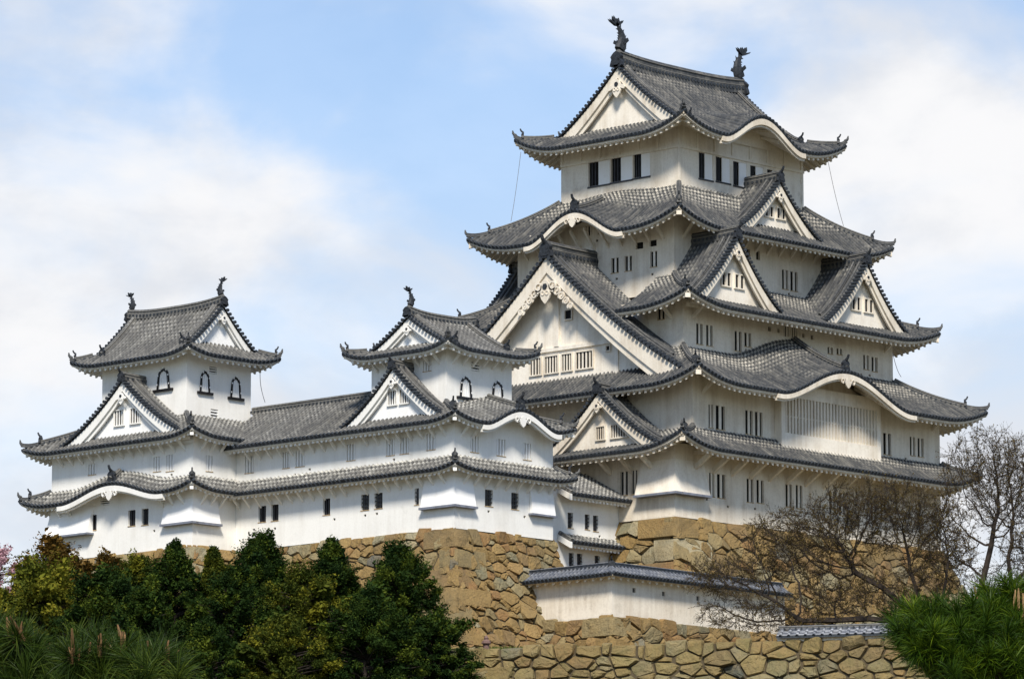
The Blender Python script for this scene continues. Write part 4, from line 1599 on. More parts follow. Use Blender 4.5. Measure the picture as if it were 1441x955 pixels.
def stone_wall(label, faces, corners, base, mat='stone'):
    mb = MB()
    for f in faces:
        masonry_face(mb, *f[:-1], rg=rg, **f[-1])
    for c in corners:
        quoins(mb, *c[:-1], rg=rg, **c[-1])
    o = mb.build('stone_wall', [M[mat], M['joint']], base=base)
    tag(o, label, 'stone wall', 'stone walls of the castle')
    return o


X_, Y_ = np.array([1.0, 0, 0]), np.array([0, 1.0, 0])
stone_wall('golden stone wall with long corner stones under the white corner tower in the middle',
           [((-17.7, 3.5, -2.05), X_, -Y_, 9.6, 9.0, 0.36, 1, 0, dict(cw=0.86, ch=0.68)),
            ((-17.7, 24.0, -1.95), -Y_, -X_, 20.5, 9.5, 0.36, 0, 1, dict(cw=0.95, ch=0.72)),
            ((-8.1, 3.5, -2.05), Y_, X_, 3.0, 9.0, 0.02, 0, 0, dict(cw=0.95, ch=0.72))],
           [((-17.7, 3.5, -2.05), X_, -Y_, Y_, -X_, 9.0, 0.36, dict(hh=1.25, long=2.9, short=1.5))], (-16, 8, -11))
stone_wall('stone wall mostly hidden by trees under the leftmost white tower',
           [((-21.7, 24.0, -1.9), X_, -Y_, 4.0, 8.5, 0.34, 1, 0, dict(cw=0.95, ch=0.72)),
            ((-21.7, 38.5, -1.9), -Y_, -X_, 14.5, 8.5, 0.34, 0, 1, dict(cw=0.95, ch=0.72))],
           [((-21.7, 24.0, -1.9), X_, -Y_, Y_, -X_, 8.5, 0.34, dict(hh=1.1, long=2.4, short=1.3))], (-20, 30, -10))
stone_wall('high golden stone wall of very large blocks carrying the tall main tower',
           [((0, 0, 0), X_, -Y_, 28.7, 10.0, 0.40, 1, 1, dict(cw=1.35, ch=0.95, drop=0.2)),
            ((0, 10.0, 0), -Y_, -X_, 10.0, 10.0, 0.30, 0, 1, dict(cw=1.4, ch=1.0, drop=0.2))],
           [((0, 0, 0), X_, -Y_, Y_, -X_, 9.6, 0.36, dict(hh=1.5, long=3.4, short=1.9))], (14, 6, -10))
stone_wall('low golden stone wall directly under the tile-capped white parapet wall',
           [((-12.15, -5.25, -7.95), X_, -Y_, 24.0, 5.0, 0.16, 1, 0, dict(cw=1.1, ch=0.72)),
            ((-12.15, 3.0, -7.95), -Y_, -X_, 8.25, 5.0, 0.16, 0, 1, dict(cw=1.1, ch=0.72))],
           [((-12.15, -5.25, -7.95), X_, -Y_, Y_, -X_, 4.8, 0.16, dict(hh=1.2, long=2.6, short=1.7))], (-4, -3, -11))
fe3, fn3 = np.array([FE[0], FE[1], 0]), np.array([FN[0], FN[1], 0])
fl3 = np.array([FL[0], FL[1], -12.35])
stone_wall('long mossy stone retaining wall running across the foreground at lower right',
           [(fl3, fe3, -fn3, 46.0, 8.0, 0.22, 1, 0, dict(cw=1.1, ch=0.66, drop=0.16, relief=0.26, gap=0.03, an=1.6)),
            (fl3 + fn3 * 14, -fn3, -fe3, 14.0, 8.0, 0.22, 0, 1, dict(cw=1.2, ch=0.8))],
           [(fl3, fe3, -fn3, fn3, -fe3, 8.0, 0.22, dict(hh=1.15, long=2.6, short=1.3))], (-30, -35, -20), 'stone_front')

# ------------------------------------------------------------------ main keep
keep = thing('castle_keep', 'tallest tower, cream plaster with five tiers of dark tiled roofs and many gables', 'castle tower', (15.2, 11, 0))

# storeys
W1 = (0.0, 28.7, 0.0, 20.0)
W2 = (1.87, 28.69, 0.0, 20.0)
W3 = (3.8, 26.58, 2.5, 20.2)
W5 = (6.0, 24.4, 5.2, 20.0)
W6 = (8.25, 21.7, 6.7, 17.86)
storey(keep, W1, 0.0, 5.0, OLD,
       S=win_s(0, [(999.2, 1004, 664.5, 697.6, 'slit'), (1010.3, 1019.5, 666.5, 699.7, 'slit'), (1052, 1059, 672.7, 705.6, 'slit'), (1065.8, 1073.5, 674.6, 706.6, 'slit'),
                   (1106.6, 1113.5, 680, 712, 'slit'), (1121, 1128, 682, 714, 'slit'), (1168, 1175, 690, 722, 'slit'), (1182, 1189, 692, 724, 'slit'),
                   (1226, 1233, 698, 730, 'slit'), (1240, 1247, 700, 732, 'slit')]),
       W=win_w(0, [(872.8, 883.4, 663.7, 697, 'slit'), (888.7, 896.5, 661.7, 695, 'slit')]))
storey(keep, W2, 5.0, 10.0, OLD,
       S=win_s(0, [(998.3, 1002.4, 568.6, 601, 'slit'), (1008.4, 1019, 570, 603, 'slit'), (1050, 1058, 576.7, 610, 'slit'), (1063.7, 1071.8, 579, 612.4, 'slit'),
                   (1090, 1096, 566, 612, 'hole'), (1244, 1253, 608.7, 638.5, 'slit'),
                   (1281.4, 1286.8, 614, 640, 'slit'), (1292.4, 1298.7, 616, 641.7, 'slit')]))
storey(keep, W3, 10.9, 15.7, OLD,
       S=win_s(2.5, [(981, 988, 454.6, 483.4, 'slit'), (995, 1002, 457, 485.7, 'slit'), (1035, 1042.5, 465.4, 493, 'slit'), (1048.8, 1056, 467.7, 487, 'slit'),
                     (1102, 1110, 458, 473, 'bars_dark'), (1112.8, 1122, 460, 475, 'bars_dark'), (1081, 1085, 459, 465.5, 'hole'), (1094, 1097, 462, 468, 'hole'),
                     (1129, 1132, 469, 475, 'hole'), (1141, 1144.4, 471, 477.6, 'hole'), (1165.8, 1171, 488, 497, 'slit'), (1178.5, 1184, 490, 498, 'slit'),
                     (1216, 1221.6, 499, 519, 'slit'), (1227.6, 1233.8, 502, 522, 'slit')]),
       W=win_w(3.8, [(925, 935, 435, 450, 'slit')]))
storey(keep, W5, 16.6, 22.4, OLD,
       S=win_s(5.2, [(1101.6, 1108, 379, 406, 'slit'), (1113.4, 1121.2, 381.5, 408.6, 'slit'), (1064, 1069.3, 353, 365, 'hole'), (1050, 1055.6, 350, 362, 'hole')]),
       W=win_w(6.0, [(860, 870.5, 363.7, 384.5, 'slit'), (879, 889, 361, 381.7, 'slit'), (914.7, 924.6, 354.5, 376, 'slit'), (894.6, 905, 341.5, 351, 'hole'),
                     (913.7, 924, 338.5, 347.5, 'hole'), (824, 833, 319, 333, 'bars_dark'), (841.6, 852, 316, 330, 'bars_dark')]))
storey(keep, W6, 23.9, 29.0, OLD,
       S=win_s(6.7, [(983.4, 1003, 214, 250, 'shutter'), (1007.4, 1027.4, 220, 254, 'shutter'), (1031.8, 1050.8, 226.5, 260, 'shutter'), (1055.8, 1074, 232.4, 266, 'shutter'),
                     (1079.5, 1097, 238, 271, 'shutter')]),
       W=win_w(8.25, [(827.8, 858, 229.5, 263, 'shutter'), (859.5, 889.3, 223.5, 257, 'shutter'), (890.8, 914.6, 217.8, 251, 'shutter')]), marks=False)


def top_battens():
    zb = spot(954.5, 205.3, y=6.7)[2]
    mb = MB()
    x0, x1, y0, y1 = W6
    obox(mb, (x0 - 0.10, y0 - 0.10, zb - 0.10), (x1 - x0 + 0.2, 0, 0), (0, 0.098, 0), (0, 0, 0.2))
    obox(mb, (x0 - 0.102, y1, zb - 0.098), (0, -(y1 - y0) + 0.0, 0), (0.1, 0, 0), (0, 0, 0.196))
    for i in range(8):
        x = x0 - 0.05 + (x1 - x0 - 0.15) * i / 7
        obox(mb, (x, y0 - 0.075, zb + 0.1), (0.22, 0, 0), (0, 0.073, 0), (0, 0, 29.0 - zb - 0.1))
    for i in range(7):
        y = y0 - 0.0 + (y1 - y0 - 0.2) * i / 6
        obox(mb, (x0 - 0.077, y, zb + 0.1), (0, 0.2, 0), (0.075, 0, 0), (0, 0, 29.0 - zb - 0.1))
    for x in (x0 - 0.06, x1 - 0.16):
        obox(mb, (x, y0 - 0.06, 23.9), (0.22, 0, 0), (0, 0.058, 0), (0, 0, zb - 24.0))
    mb.build('timber_batten', OLD[0], keep)


top_battens()

# roofs, from the lowest tier up
R1 = skirt_sides((-2.0, 30.5, -2.4, 22.4), W2, 4.45, 6.2, 'SWNE', over={'S': 2.4, 'W': 2.0, 'N': 2.4, 'E': 1.8}, lift=1.0, sl=4.5, c=0.25)
skirt_roof(keep, R1, OLD, hips=[('S', 0), ('S', 1)], beams=[('S', 0)], label='lowest roof tier of the tall tower')
K2 = (15.4 + 0.33, 7.0, 2.15, 4.9)
R2 = skirt_sides((-0.33, 31.1, -2.5, 22.5), W3, 9.05, 12.2, 'SWNE', over={'S': 2.5, 'W': 2.2, 'N': 2.5, 'E': 2.4}, lift=1.0, sl=5.0, c=0.30, kara={'S': K2},
                 skip={'W': [(22.5 - 21.0, 22.5 - 4.2)]} if False else None)
r2 = skirt_roof(keep, R2, OLD, hips=[('S', 0), ('S', 1)], beams=[('S', 0)], label='second roof tier with a wide curved gable over the lattice bay')
K4 = (22.7 - 12.5, 4.3, 1.85, 3.2, 0.88)
R3 = skirt_sides((1.6, 29.1, 0.1, 23.3), W5, 14.85, 17.75, 'SWNE', over={'S': 2.4, 'W': 2.2, 'N': 3.1, 'E': 2.5}, lift=0.95, sl=5.0, c=0.30,
                 skip={'W': [(23.3 - 12.6 - 5.7, 23.3 - 12.6 + 5.9)]})
r3 = skirt_roof(keep, R3, OLD, hips=[('S', 0), ('S', 1), ('N', 1)], beams=[('S', 0), ('S', 1)], label='third roof tier with twin triangular gables')
R4 = skirt_sides((3.55, 27.0, 2.6, 22.7), W6, 20.95, 24.6, 'SWNE', over={'S': 2.6, 'W': 2.4, 'N': 2.7, 'E': 2.6}, lift=1.1, sl=5.0, c=0.30, kara={'W': K4})
r4 = skirt_roof(keep, R4, OLD, hips=[('S', 0), ('S', 1), ('N', 1)], beams=[('S', 0), ('S', 1), ('N', 1)], label='fourth roof tier with a curved gable on its left face')
for s_, d_, z_ in ((R2['S'], 2.49, 9.8), (R4['W'], 2.39, 22.2)):
    kw_ = MB()
    kara_wall(kw_, s_, d_, z_, 0.9)
    kw_.build('wall', OLD[1], keep)
R5, r5 = hip_and_gable(keep, (6.05, 23.85, 4.3, 20.4), 28.15, 33.85, 'x', 2.65, 0.6, 1.15, 4.5, 2.3, OLD, kara={'S': (14.7 - 6.05, 4.2, 1.85)}, bw=0.72, pend=1.2, fishh=2.5)
r5['label'] = 'topmost roof with its ridge and two roof fish'

# triangular gables
h3 = roof_height(R3.values())
h4 = roof_height(R4.values())
h2 = roof_height(R2.values())
h1 = roof_height(R1.values())
gw = [(-1.05, -0.72, 16.75, 17.65, 0), (-0.5, -0.17, 16.75, 17.65, 0), (0.35, 0.68, 16.75, 17.65, 0), (0.9, 1.23, 16.75, 17.65, 0)]
for cx, lb in ((8.0, 'left one of the twin triangular gables on the third tier'), (22.1, 'right one of the twin triangular gables on the third tier')):
    dormer(keep, (cx, 1.1), (1, 0), (0, 1), 4.75, 15.35, 20.2, 4.15, h3, a=0.62, mats=OLD, label=lb, windows=gw, pend=0.72, bw=0.60, ridge=(0.42, 0.7), wash=0.03)
    dormer(keep, (cx, 22.35), (-1, 0), (0, -1), 4.75, 15.45, 20.2, 2.4, h3, a=0.62, mats=OLD, windows=(), pend=0.72, bw=0.60)
dormer(keep, (15.5, 3.55), (1, 0), (0, 1), 4.7, 21.5, 25.5, 3.2, h4, a=0.62, mats=OLD, label='triangular gable on the fourth tier below the top floor',
       windows=[(-1.0, -0.7, 22.9, 23.6, 0), (-0.45, -0.15, 22.9, 23.6, 0), (0.3, 0.6, 22.9, 23.6, 0), (0.85, 1.15, 22.9, 23.6, 0)], pend=0.66, bw=0.58)
dormer(keep, (0.9, 12.6), (0, -1), (1, 0), 12.9, 9.95, 19.35, 5.1, h2, a=0.74, mats=OLD, label='very large triangular gable with carved scroll pendant', bw=1.05, recess=1.25, pend=1.5,
       scroll=True, beams=True, scal=0.40, rad=0.15, ridge=(0.6, 0.95), gob=1.15, floor=9.6,
       windows=[(-2.55, -1.55, 11.3, 12.45, 3), (-1.15, 0.05, 11.3, 12.45, 4), (0.45, 1.35, 11.3, 12.45, 3), (1.8, 3.3, 11.3, 12.45, 4), (0.75, 1.35, 14.9, 15.5, 0), (4.6, 4.9, 12.3, 12.6, 0)])
dormer(keep, (-1.0, 6.1), (0, -1), (1, 0), 5.7, 4.85, 8.95, 2.85, h1, a=0.62, mats=OLD, label='low triangular gable at the left end of the first tier', bw=0.52, pend=0.62,
       windows=[(-0.6, 0.15, 5.75, 6.6, 3), (0.75, 2.2, 5.75, 6.6, 6)])


def lattice_bay():
    mb = MB()
    x0, x1, y = 10.45, 21.25, -0.62
    obox(mb, (x0, y, 5.75), (x1 - x0, 0, 0), (0, 0.615, 0), (0, 0, 0.95))
    obox(mb, (x0 - 0.02, y - 0.05, 5.66), (x1 - x0 + 0.04, 0, 0), (0, 0.5, 0), (0, 0, 0.09))
    for x in (x0, x1 - 0.42):
        obox(mb, (x, y + 0.003, 6.70), (0.42, 0, 0), (0, 0.61, 0), (0, 0, 3.15))
    obox(mb, (x0 + 0.42, y + 0.003, 9.22), (x1 - x0 - 0.84, 0, 0), (0, 0.61, 0), (0, 0, 0.9))
    o = mb.build('lattice_bay', OLD[1], keep)
    o['label'] = 'projecting bay of close vertical plaster slats'
    sm, bm = MB(), MB()
    n = 29
    pit = (x1 - x0 - 0.84) / n
    for i in range(n):
        obox(sm, (x0 + 0.42 + pit * (i + 0.26), y + 0.06, 6.70), (pit * 0.56, 0, 0), (0, 0.16, 0), (0, 0, 2.52))
    obox(sm, (x0 + 0.42, y + 0.12, 7.85), (x1 - x0 - 0.84, 0, 0), (0, 0.08, 0), (0, 0, 0.10))
    sm.build('lattice', OLD[0], o)
    obox(bm, (x0 + 0.42, y + 0.5, 6.7), (x1 - x0 - 0.84, 0, 0), (0, 0.05, 0), (0, 0, 2.52))
    bm.build('back_panel', M['old_plaster'], o)


lattice_bay()
chute(keep, 0, 0, 2.95, 3.05, 3.9, 1.62, 0.62, (OLD[1],))
struts(keep, 'S', 0.0, 2.0, 28, 1.95, 4.35, 1.5, 0.95, OLD[0], w=0.24, arm=True)
struts(keep, 'W', 0.0, 2.0, 5.9, 1.9, 4.35, 1.35, 0.95, OLD[0], w=0.24, arm=True)
struts(keep, 'S', 5.2, 7.0, 24.0, 1.28, 21.85, 1.25, 1.35, OLD[0], w=0.16)
struts(keep, 'W', 6.0, 6.2, 19.5, 1.28, 21.75, 1.2, 1.35, OLD[0], w=0.16)
struts(keep, 'S', 0.0, 2.9, 28.5, 25.0, 9.55, 1.1, 0.9, OLD[0], w=0.18)
struts(keep, 'S', 2.5, 4.8, 26.5, 20.9, 15.2, 1.1, 0.9, OLD[0], w=0.18)
struts(keep, 'W', 3.8, 3.6, 4.0, 5.0, 15.2, 1.1, 0.9, OLD[0], w=0.18)
cb = MB()
for a, b in ((spot(733, 214, dist=352), spot(719, 312, dist=350)), (spot(1165, 226, dist=345), spot(1187, 318, dist=343)), (spot(1256, 496, dist=345), spot(1268, 530, dist=343))):
    q = np.linspace(0, 1, 9)
    P = a + np.outer(q, b - a) - np.outer(np.sin(q * math.pi) * 0.25, ZUP)
    c_ = MB()
    tubes(c_, P[:-1], P[1:], 0.022, 0.022, 4)
    c_.build('lightning_cable', M['iron'], keep)

# ------------------------------------------------------------------ white corner tower in the middle
tower = thing('small_keep', 'white three-storey corner tower in the middle, beside the tallest tower, roof ridge pointing left', 'castle tower', (-13, 9, -2), 'small white towers of the castle')
T1 = (-17.7, -8.25, 3.5, 16.0)
TT = (-16.2, -9.9, 5.7, 12.6)
storey(tower, T1, -2.05, 2.2, NEW, S=win_s(3.5, [(682.5, 693.5, 688, 711, 'grid'), (719.5, 730, 692.5, 715.5, 'grid')]),
       sides='SWE', W=win_w(-17.7, [(454.5, 464.6, 701.6, 724.5, 'dark'), (508, 519.4, 696, 718, 'grid'), (527, 538.3, 693.8, 715.7, 'grid'), (583.5, 589.5, 687, 710, 'grid')]))
storey(tower, T1, 2.2, 5.4, NEW, S=win_s(3.5, [(662, 673.7, 612, 635, 'bars'), (699, 711.3, 617, 640, 'bars'), (736, 747.5, 622.7, 645.7, 'bars')]),
       sides='SWE', W=win_w(-17.7, [(488, 500, 625, 648, 'bars'), (543.7, 555.2, 618.5, 641, 'bars'), (563, 575.3, 615.7, 638.6, 'bars'), (600.3, 612.6, 610, 633, 'bars')]))
storey(tower, TT, 5.0, 10.25, NEW, S=win_s(5.7, [(663.5, 674.5, 508.7, 521, 'vent')]), W=win_w(-16.2, [(595.3, 606.8, 507.6, 522.6, 'bars')]), marks=False,
       bells=[('S', *win_s(5.7, [(645.5, 664.5, 528.5, 557.5, '')])[0][:4]), ('S', *win_s(5.7, [(690.5, 709, 535, 563.5, '')])[0][:4])])
KW = dict(pitch=0.38, r=0.105)
E1 = skirt_sides((-18.85, -7.05, 2.35, 12.6), (-17.7, -8.25, 3.5, 12.6), 1.72, 2.72, 'SWE', lift=0.38, sl=2.5, c=0.15, open_ends=['WN', 'EN'])
skirt_roof(tower, E1, NEW, 'tile_pale', 0.38, 0.105, 0.22, 0.6, hips=[('S', 0), ('S', 1)], eave_pitch=0.42, fascia=0.12, beams=[('S', 0)], label='narrow lower eave roof',
           hipkw=dict(w=0.28, h=0.26, size=0.48, split=0.3))
E2 = skirt_sides((-18.9, -7.2, 2.3, 12.6), (-16.2, -9.9, 5.7, 12.6), 4.9, 6.5, 'SWE', over={'S': 1.2, 'W': 1.2, 'E': 1.1}, lift=0.5, sl=2.8, c=0.09, open_ends=['WN', 'EN'],
                 kara={'S': (6.45, 3.5, 1.2, 3.2, 0.45)})
skirt_roof(tower, E2, NEW, 'tile_pale', 0.38, 0.105, 0.06, 0.4, hips=[('S', 0), ('S', 1)], eave_pitch=0.42, fascia=0.13, beams=[('S', 0), ('S', 1)], label='upper eave roof with a curved gable',
           hipkw=dict(w=0.32, h=0.3, size=0.55))
kw_ = MB()
kara_wall(kw_, E2['S'], 1.19, 5.3, 0.75)
kw_.build('wall', NEW[1], tower)
hip_and_gable(tower, (-17.5, -8.6, 4.3, 14.1), 9.98, 12.65, 'x', 1.65, 0.45, 0.55, 2.8, 1.35, NEW, 'tile_pale', 0.38, 0.105, 0.32, None, (0.42, 0.5), 0.44, 0.55, 1.35, 0.04, 0.66,
              dict(w=0.3, h=0.3, size=0.48), 0.13, 0.45, 1)
dormer(tower, (-18.1, 8.85), (0, -1), (1, 0), 5.3, 5.1, 9.0, 1.95, roof_height(E2.values()), a=0.6, mats=NEW, tile='tile_pale', wash=0.08, pitch=0.38, label='triangular gable on the left face',
       windows=[(-0.75, 0.0, 6.6, 7.5, 3), (0.35, 1.1, 6.6, 7.5, 3)], pend=0.62, bw=0.50, recess=0.5, gob=0.66, ridge=(0.38, 0.5))
chute(tower, -17.7, 3.5, 1.7, 2.75, 1.3, -0.52, 0.35, (NEW[1],))
flat_chute(tower, 'S', -10.55, -8.35, 3.5, 1.5, -0.45, 0.35, (NEW[1],))
struts(tower, 'S', 3.5, -16.9, -8.5, 1.02, 1.62, 0.75, 0.75, NEW[0], w=0.13)
struts(tower, 'W', -17.7, 4.3, 12.4, 1.02, 1.62, 0.75, 0.75, NEW[0], w=0.13)
struts(tower, 'W', -17.7, 4.3, 12.4, 1.02, 4.85, 0.78, 0.8, NEW[0], w=0.13)
struts(tower, 'S', 3.5, -17.0, -15.6, 1.02, 4.85, 0.78, 0.8, NEW[0], w=0.13)
struts(tower, 'S', 5.7, -15.6, -10.2, 0.95, 9.85, 0.75, 0.65, NEW[0], w=0.12)
struts(tower, 'W', -16.2, 6.3, 12.4, 0.95, 9.85, 0.75, 0.65, NEW[0], w=0.12)

# ------------------------------------------------------------------ long gallery between the two white towers
hall = thing('gallery_building', 'long two-storey white gallery with tiled roof joining the two white towers', 'castle building', (-14, 19, -2))
G1 = (-17.7, -10.3, 16.0, 23.98)
storey(hall, G1, -2.0, 2.2, NEW, W=win_w(-17.7, [(363.6, 374.3, 712, 734.6, 'dark'), (381.8, 392, 710, 732.7, 'dark')]), sides='WNE')
storey(hall, G1, 2.2, 5.4, NEW, W=win_w(-17.7, [(344.8, 357, 642.6, 665.5, 'bars'), (397.9, 407.8, 636, 658.6, 'bars'), (416, 428.5, 634, 656.7, 'bars')]), sides='WNE')
GE = skirt_sides((-18.85, -9.1, 12.6, 24.2), (-17.7, -10.3, 12.6, 24.2), 1.72, 2.72, 'W', lift=0, c=0.15, open_ends=['WN', 'WS'])
skirt_roof(hall, GE, NEW, 'tile_pale', 0.38, 0.105, 0.22, 0.6, eave_pitch=0.42, fascia=0.12, label='narrow lower eave roof')
fz = lambda u, d: 4.9 + 0.54 * d + 0.02 * d * d
gs = {'W': Side((-18.9, 25.9), (0, -1), (1, 0), 13.3, 4.9, fz, lambda d: 0 * d, lambda d: 0 * d + 13.3, 1.2),
      'E': Side((-9.1, 12.6), (0, 1), (-1, 0), 13.3, 4.9, fz, lambda d: 0 * d, lambda d: 0 * d + 13.3, 1.2)}
skirt_roof(hall, {'E': gs.pop('E')}, NEW, 'tile_pale', 0.38, 0.105, 0.03, 0.10, eave_pitch=0.42, fascia=0.13, label='rear slope of the long roof')
hr = skirt_roof(hall, gs, NEW, 'tile_pale', 0.38, 0.105, 0.03, 0.10, eave_pitch=0.42, fascia=0.13, label='long pitched roof')
rm = MB()
ridge_bar(rm, [(-14.0, y, 8.03) for y in np.linspace(12.62, 26.2, 14)], 0.40, 0.42)
rm.build('ridge', [M['tile_pale'], M['tile_end'], M['course']], hr)
struts(hall, 'W', -17.7, 13.4, 23.6, 1.02, 1.62, 0.75, 0.75, NEW[0], w=0.13)
struts(hall, 'W', -17.7, 13.4, 22.6, 1.02, 4.85, 0.78, 0.8, NEW[0], w=0.13)

# ------------------------------------------------------------------ leftmost white tower
tower2 = thing('small_keep', 'leftmost white tower, three storeys, with bell-shaped windows and ridge running away from the viewer', 'castle tower', (-17, 31, -2), 'small white towers of the castle')
I1 = (-21.7, -12.8, 24.0, 38.2)
IT = (-20.2, -14.15, 26.3, 34.8)
storey(tower2, I1, -1.95, 2.4, NEW, W=win_w(-21.7, [(127, 136, 724.5, 746, 'dark'), (180.5, 190.6, 718, 740, 'dark'), (199.5, 209, 716, 738.6, 'dark'), (141.6, 154, 702, 711, 'vent'),
                                                      (213, 222, 697, 704, 'vent')]))
storey(tower2, I1, 2.4, 5.95, NEW, W=win_w(-21.7, [(124.4, 135.3, 653.4, 668, 'bars'), (216, 226.8, 643, 663.5, 'bars'), (234, 245, 640, 663, 'bars')]),
       S=win_s(24.0, [(290, 299.4, 639.8, 662, 'bars')]))
storey(tower2, IT, 5.9, 11.7, NEW, S=win_s(26.3, [(294.7, 305.3, 515, 525, 'vent'), (296.6, 307, 575, 587.6, 'vent')]), marks=False,
       bells=[('W', *win_w(-20.2, [(220.4, 241, 520, 549, '')])[0][:4]), ('S', *win_s(26.3, [(280, 296, 520.5, 550.5, '')])[0][:4]), ('S', *win_s(26.3, [(323, 339.6, 529, 558.5, '')])[0][:4])])
J1 = skirt_sides((-22.9, -11.6, 22.85, 40.2), (-21.7, -12.8, 24.0, 38.2), 1.78, 2.85, 'SWN', over={'S': 1.15, 'W': 1.2, 'N': 1.9}, lift=0.55, sl=3.0, c=0.15,
                 kara={'W': (40.2 - 31.0, 4.9, 1.0, 1.1)})
skirt_roof(tower2, J1, NEW, 'tile_pale', 0.38, 0.105, 0.22, 0.6, hips=[('S', 0), ('W', 0)], eave_pitch=0.42, fascia=0.12, beams=[('S', 0)], label='lower eave roof with a curved gable',
           hipkw=dict(w=0.28, h=0.26, size=0.48, split=0.3))
kw_ = MB()
kara_wall(kw_, J1['W'], 1.19, 2.2, 0.7)
kw_.build('wall', NEW[1], tower2)
J2 = skirt_sides((-22.95, -11.5, 22.8, 40.0), (-20.2, -14.15, 26.3, 34.8), 5.4, 7.35, 'SWN', over={'S': 1.2, 'W': 1.25, 'N': 1.8}, lift=0.55, sl=3.0, c=0.15)
skirt_roof(tower2, J2, NEW, 'tile_pale', 0.38, 0.105, 0.06, 0.4, hips=[('S', 0), ('W', 0)], eave_pitch=0.42, fascia=0.13, beams=[('S', 0)], label='upper eave roof', hipkw=dict(w=0.32, h=0.3, size=0.55))
hip_and_gable(tower2, (-21.5, -12.75, 24.8, 36.7), 11.35, 15.15, 'y', 1.65, 0.5, 0.5, 2.8, 1.4, NEW, 'tile_pale', 0.38, 0.105, 0.34, None, (0.42, 0.52), 0.44, 0.58, 1.3, 0.02, 0.66,
              dict(w=0.3, h=0.3, size=0.48), 0.13, 0.45)
dormer(tower2, (-22.35, 30.5), (0, -1), (1, 0), 6.7, 5.55, 9.9, 2.2, roof_height(J2.values()), a=0.58, mats=NEW, tile='tile_pale', wash=0.06, pitch=0.38, label='wide triangular gable on the left face',
       windows=[(-1.1, -0.2, 6.9, 7.9, 3), (0.5, 1.4, 6.9, 7.9, 3)], pend=0.72, bw=0.60, recess=0.5, gob=0.68, ridge=(0.4, 0.5))
chute(tower2, -21.7, 24.0, 2.3, 2.7, 1.3, -0.28, 0.35, (NEW[1],))
flat_chute(tower2, 'W', 33.9, 38.2, -21.7, 1.6, -0.25, 0.6, (NEW[1],))
struts(tower2, 'W', -21.7, 24.8, 38.0, 1.02, 1.66, 0.75, 0.75, NEW[0], w=0.13, skip=[(27.0, 35.2)])
struts(tower2, 'S', 24.0, -21.0, -18.6, 0.9, 1.66, 0.75, 0.75, NEW[0], w=0.13)
struts(tower2, 'W', -21.7, 24.8, 38.0, 1.02, 5.38, 0.8, 0.8, NEW[0], w=0.13)
struts(tower2, 'S', 24.0, -21.0, -18.6, 0.9, 5.38, 0.8, 0.8, NEW[0], w=0.13)
c_ = MB()
a, b = spot(366, 520, dist=352), spot(373, 566, dist=350)
q = np.linspace(0, 1, 9)
P = a + np.outer(q, b - a) + np.outer(np.sin(q * math.pi) * -0.12, RGT)
tubes(c_, P[:-1], P[1:], 0.022, 0.022, 4)
c_.build('lightning_cable', M['iron'], tower2)

# ------------------------------------------------------------------ low gate building between middle tower and main keep
gate = thing('gatehouse', 'low white building with two stacked tiled eaves squeezed between middle tower and tallest tower', 'castle building', (-4, 6, -6))
storey(gate, (-8.0, -0.03, 5.03, 9.5), -8.0, 1.75, NEW, S=win_s(5.03, [(799, 806.5, 720.6, 742, 'grid'), (823, 829.8, 723, 744, 'grid'), (834.6, 842, 724.6, 746.6, 'grid'),
        (800.5, 807.5, 777, 798.6, 'grid'), (812, 819.5, 778, 799, 'grid'), (837, 844, 781, 801, 'grid')]), sides='S', dep=0.22)
ga = lambda u, d: 1.30 + 0.52 * d
gb = lambda u, d: -1.92 + 0.55 * d
sa = {'S': Side((-5.95, 3.9), (1, 0), (0, 1), 5.9, 4.2, ga, lambda d: 0 * d, lambda d: 0 * d + 5.9, 1.1)}
sb = {'S': Side((-5.95, 3.9), (1, 0), (0, 1), 5.9, 1.13, gb, lambda d: 0 * d, lambda d: 0 * d + 5.9, 1.1)}
ra = skirt_roof(gate, sa, NEW, 'tile_pale', 0.38, 0.105, 0.42, 0.3, eave_pitch=0.36, fascia=0.11, label='upper tiled eave with white plastered joints')
rb = skirt_roof(gate, sb, NEW, 'tile_pale', 0.38, 0.105, 0.42, 0.3, eave_pitch=0.36, fascia=0.11, label='lower tiled eave with white plastered joints')
for par, zf, L in ((ra, ga, 3.6), (rb, gb, 1.1)):
    mb = MB()
    d = np.array([0.0, L])
    p = np.stack([np.full(2, -5.97), 3.9 + d, np.array([zf(0, x) for x in d])], 1)
    hexa(mb, [p[0] + (-0.22, -0.05, -0.42), p[0] + (0, -0.05, -0.42), p[1] + (0, 0, -0.42), p[1] + (-0.22, 0, -0.42), p[0] + (-0.22, -0.05, -0.02), p[0] + (0, -0.05, -0.02), p[1] + (0, 0, -0.02), p[1] + (-0.22, 0, -0.02)])
    mb.build('verge_board', NEW[0], par)
    mb = MB()
    sweep(mb, np.stack([np.full(8, -5.98), np.linspace(3.9, 3.9 + L, 8), np.array([zf(0, x) + 0.05 for x in np.linspace(0, L, 8)])], 1), [(a_ * 0.3, b_ * 0.2) for a_, b_ in RIDGE])
    mb.build('verge', M['tile_pale'], par)

